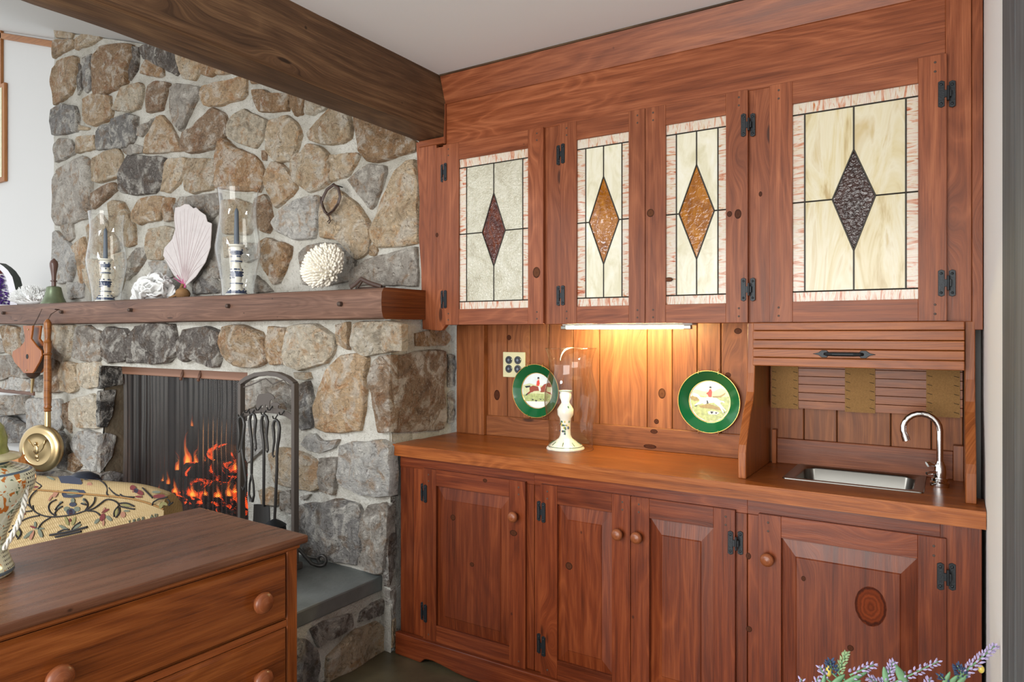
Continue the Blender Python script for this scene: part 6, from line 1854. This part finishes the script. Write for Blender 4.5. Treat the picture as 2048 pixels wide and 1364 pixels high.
em = MB()
for v_ in ([(440, 245), (370, 300), (325, 370), (340, 440), (400, 510), (500, 550), (600, 555), (700, 545), (780, 535), (860, 515), (930, 490), (1020, 470), (1100, 410), (1160, 360), (1240, 375), (1290, 410), (1300, 440)],
           [(300, 415), (340, 440), (380, 490), (370, 430)], [(620, 370), (560, 395), (535, 450), (560, 510), (610, 540)], [(690, 440), (640, 470), (605, 510), (620, 540)], [(690, 395), (650, 420), (610, 480)],
           [(1040, 340), (1035, 390), (1000, 440), (930, 490)], [(920, 360), (960, 400), (960, 450), (930, 490)], [(890, 410), (945, 425)], [(440, 540), (330, 560), (240, 600), (205, 645)], [(560, 560), (490, 600), (450, 640), (430, 680)],
           [(960, 490), (1030, 490), (1080, 520), (1095, 540)], [(215, 545), (260, 500), (360, 490)], [(340, 150), (400, 190), (460, 230), (440, 245)], [(1080, 165), (1130, 200), (1170, 260), (1150, 320), (1190, 340)], [(1180, 250), (1230, 310), (1290, 340)],
           [(1300, 410), (1380, 400), (1460, 440)], [(1310, 440), (1390, 460), (1465, 470)], [(1290, 440), (1245, 490), (1245, 555)], [(1300, 450), (1310, 510), (1265, 560)], [(150, 650), (195, 655), (225, 690), (250, 730), (205, 795)], [(185, 660), (180, 720), (200, 780)], [(110, 720), (150, 690)],
           [(1540, 250), (1600, 310), (1650, 360)], [(1655, 430), (1670, 385), (1720, 370), (1810, 350)], [(1810, 375), (1840, 400), (1830, 440), (1870, 400)], [(1300, 320), (1330, 345), (1450, 350)],
           [(640, 720), (700, 690), (760, 690)], [(880, 610), (830, 640), (790, 690)]):
    vine(em, v_)
for v_ in ([(555, 750), (760, 715), (955, 662)], [(615, 770), (760, 740), (890, 710)]): vine(em, v_, .0042)
em.build('vine_embroidery', 'yarn_black', CHR)
mats = ['yarn_black', 'yarn_grey', 'yarn_red', 'yarn_navy', 'yarn_rose', 'yarn_olive']
E4 = lambda cx, cy, rx, ry, a=0, n=8: [(cx + rx * math.cos(t) * math.cos(a) - ry * math.sin(t) * math.sin(a), cy + rx * math.cos(t) * math.sin(a) + ry * math.sin(t) * math.cos(a)) for t in [2 * math.pi * k / n for k in range(n)]]
for m, pl in ((3, [(630, 125), (760, 118), (870, 150), (895, 200), (860, 245), (800, 235), (740, 200), (700, 240), (665, 200)]), (3, [(690, 270), (780, 262), (910, 275), (930, 310), (880, 340), (790, 350), (700, 345), (680, 310)]), (1, E4(790, 300, 70, 22)),
              (3, E4(800, 420, 40, 26)), (1, E4(735, 470, 34, 28)), (1, E4(845, 470, 34, 28)), (3, E4(780, 500, 50, 40)), (2, E4(780, 505, 22, 34)), (1, E4(800, 380, 22, 30)),
              (5, E4(735, 600, 18, 52, -.35)), (5, E4(810, 600, 18, 52, .35)), (1, E4(700, 670, 60, 16, .5)), (1, E4(840, 660, 60, 16, -.5)), (2, E4(770, 590, 12, 20)),
              (1, E4(395, 635, 14, 34)), (2, E4(375, 665, 40, 12, .3)), (1, E4(320, 745, 70, 18, -.7)), (1, E4(450, 730, 22, 52, -.4)), (4, E4(360, 750, 18, 60, .35)), (1, E4(440, 680, 55, 12, 0)),
              (2, E4(1120, 560, 28, 46, .3)), (1, E4(1060, 600, 40, 18, -.8)), (1, E4(1190, 570, 42, 20, .7)), (4, E4(1130, 610, 14, 44, 0)), (2, E4(1150, 490, 46, 14, -.5)), (4, E4(1135, 480, 12, 34, .4)),
              (5, E4(1270, 500, 16, 48, .15)), (5, E4(1380, 430, 60, 14, .12)), (4, E4(1340, 530, 30, 34)), (1, E4(1380, 490, 34, 10)), (5, E4(210, 710, 24, 56, -.15)), (5, E4(130, 770, 26, 50, .6)),
              (2, E4(1440, 260, 34, 44, -.5)), (2, E4(1510, 300, 46, 26, .5)), (3, E4(1470, 280, 26, 26)), (2, E4(1500, 345, 40, 12, 0)), (2, E4(1720, 340, 70, 22, -.05)), (1, E4(1690, 295, 50, 14, 0)), (5, E4(1750, 430, 20, 40, .3)), (5, E4(1790, 415, 34, 14, .4)),
              (4, E4(610, 310, 24, 40, .5)), (4, E4(560, 350, 12, 44, .6)), (4, E4(970, 215, 30, 28)), (1, E4(550, 145, 50, 12, .4)), (2, E4(440, 200, 44, 16, .2)), (2, E4(380, 240, 44, 12, 0)), (2, E4(270, 520, 24, 14, .2)),
              (1, E4(670, 400, 20, 14, -.5)), (1, E4(660, 450, 26, 14, -.4)), (1, E4(920, 370, 16, 20)), (1, E4(910, 410, 24, 12)), (0, E4(935, 160, 26, 8, -.1)), (0, E4(570, 85, 30, 12, -.5))):
    em = MB(); patch(em, pl, 0); em.build('stitched_petal', mats[m], CHR)
# stitched letters along the lower edge, partly hidden by the chest
tx_ = MB()


def letters(txt, x, y, dx, dy, h):
    G = {'1': [[(.3, .8), (.5, 1), (.5, 0)]], '8': [[(.5, .5), (.15, .75), (.5, 1), (.85, .75), (.5, .5), (.1, .25), (.5, 0), (.9, .25), (.5, .5)]], '0': [[(.5, 0), (.1, .5), (.5, 1), (.9, .5), (.5, 0)]],
         'A': [[(.05, 0), (.5, 1), (.95, 0)], [(.25, .4), (.75, .4)]], 'D': [[(.1, 0), (.1, 1), (.8, .75), (.8, .25), (.1, 0)]], ' ': []}
    for c in txt:
        for s in G[c]: tx_.tube([cq(x + px * dx * .7 + 0, y - pz_ * h + px * dy * .7) for px, pz_ in s], .0018, 5)
        x += dx; y += dy


letters('1808 AD', 1395, 632, 48, -12, 36)
tx_.build('stitched_letters', 'yarn_grey', CHR)

# ------------------------------------------------------------------ lavender in the foreground
fx_, fy_ = -.085, 1.56
SB = thing('plant_stool', 'small round wooden stool under the lavender pot', 'stool', (fx_, fy_, 0))
b = MB(); b.lathe([(.15, 0), (.155, .008), (.155, .022), (.15, .03)], (fx_, fy_, .39), 36); b.build('seat', 'turned', SB, smooth=40)
for k in range(3):
    a = k * 2.094 + .4; b = MB(); b.tube([(fx_ + .10 * math.cos(a), fy_ + .10 * math.sin(a), .392), (fx_ + .14 * math.cos(a), fy_ + .14 * math.sin(a), 0)], [.016, .012], 10); b.build('leg', 'turned', SB, smooth=40)
LVP = thing('lavender_pot', 'artificial lavender and blue flowers in a pale pot, lower right foreground', 'plant', (fx_, fy_, .42))
b = MB(); b.lathe([(.05, 0), (.065, .04), (.075, .10), (.07, .15), (.074, .16), (.066, .16), (.06, .14), (0, .13)], (fx_, fy_, .421), 32); b.build('pot', 'potclay', LVP, smooth=40)
lr = random.Random(31)
FD = 1.35


def fp(u, v, d=FD): return Vector((0, 0, CAM_H)) + ray(u, v) * d


def curve(a, c, sag, n=8):
    m = a.lerp(c, .5) + sag
    return [a * (1 - t) ** 2 + m * 2 * t * (1 - t) + c * t * t for t in [i / n for i in range(n + 1)]]


def spike(tip, mid, mat, n, r, dep=FD):
    """flower spike whose head runs from pixel mid to pixel tip"""
    t, m_ = fp(*tip, dep), fp(*mid, dep); base = Vector((fx_ + lr.uniform(-.03, .03), fy_ + lr.uniform(-.03, .03), .56))
    s = MB(); s.tube(curve(base, m_, Vector((0, 0, .03))) + [m_.lerp(t, .5), t], [.0022] * 9 + [.0016, .001], 6)
    st = s.build('flower_stem', 'stem', LVP, smooth=60)
    h = MB(); d = (t - m_).normalized(); x = d.cross(Vector((0, 1, .3))).normalized(); y = d.cross(x)
    for k in range(n):
        q = k / n; a = k * 2.4; rr = r * (1 - .62 * q) * lr.uniform(.8, 1.2)
        c = m_.lerp(t, q) + (x * math.cos(a) + y * math.sin(a)) * rr; o_ = (x * math.cos(a) + y * math.sin(a) + d * 1.1).normalized()
        h.tube([c, c + o_ * .004, c + o_ * .0075], [.0014, .0021, .0006], 5)
    h.build('flower_spike', mat, st, smooth=60)


spike((1879, 1322), (1768, 1375), 'lav', 46, .006)
spike((1752, 1328), (1700, 1350), 'lav', 26, .006)
spike((1787, 1322), (1769, 1372), 'lav', 46, .0065)
spike((1693, 1305), (1676, 1345), 'bud', 34, .0045)
spike((1992, 1290), (1925, 1348), 'lav', 60, .007)
spike((1660, 1322), (1664, 1345), 'lav_blue', 34, .009)
spike((1640, 1334), (1652, 1356), 'lav', 14, .005)
spike((1738, 1356), (1768, 1372), 'lav', 30, .006)
spike((1636, 1357), (1628, 1385), 'lav', 16, .005)
spike((1603, 1358), (1600, 1388), 'lav', 14, .005)
spike((1860, 1358), (1846, 1392), 'lav', 30, .008)
spike((1915, 1332), (1925, 1352), 'lav_blue', 30, .009)
spike((1878, 1350), (1905, 1375), 'lav_blue', 20, .006)
b = MB(); c = fp(1657, 1342); b.blob(c, (.006, .006, .012), 8, 6); b.blob(fp(1962, 1338), (.006, .006, .008), 8, 6); b.build('yellow_bud', 'pyellow', LVP, smooth=60)


def leaf(u0, v0, u1, v1, w):
    a, c = fp(u0, v0), fp(u1, v1); d = (c - a).normalized(); sd = d.cross(Vector((-.5, .8, .1))).normalized(); m = MB()

    def P(i, j): return a.lerp(c, j) + sd * (i - .5) * 2 * w * math.sin(math.pi * min(1, .06 + .94 * j)) ** .8 + Vector((0, -.006, .004)) * math.cos((i - .5) * 2)
    m.grid(P, 4, 10); o = m.build('leaf', 'stem', LVP, smooth=180); q = o.modifiers.new('thick', 'SOLIDIFY'); q.thickness = .0012


for a in ((1815, 1375, 1790, 1330, .008), (1775, 1370, 1768, 1335, .006), (1680, 1372, 1735, 1345, .005), (1660, 1375, 1690, 1350, .006), (1645, 1380, 1650, 1350, .004), (1690, 1378, 1722, 1362, .005), (1890, 1380, 1915, 1352, .006), (1905, 1380, 1935, 1350, .005), (1880, 1385, 1900, 1345, .005), (1720, 1385, 1700, 1362, .005)):
    leaf(*a)
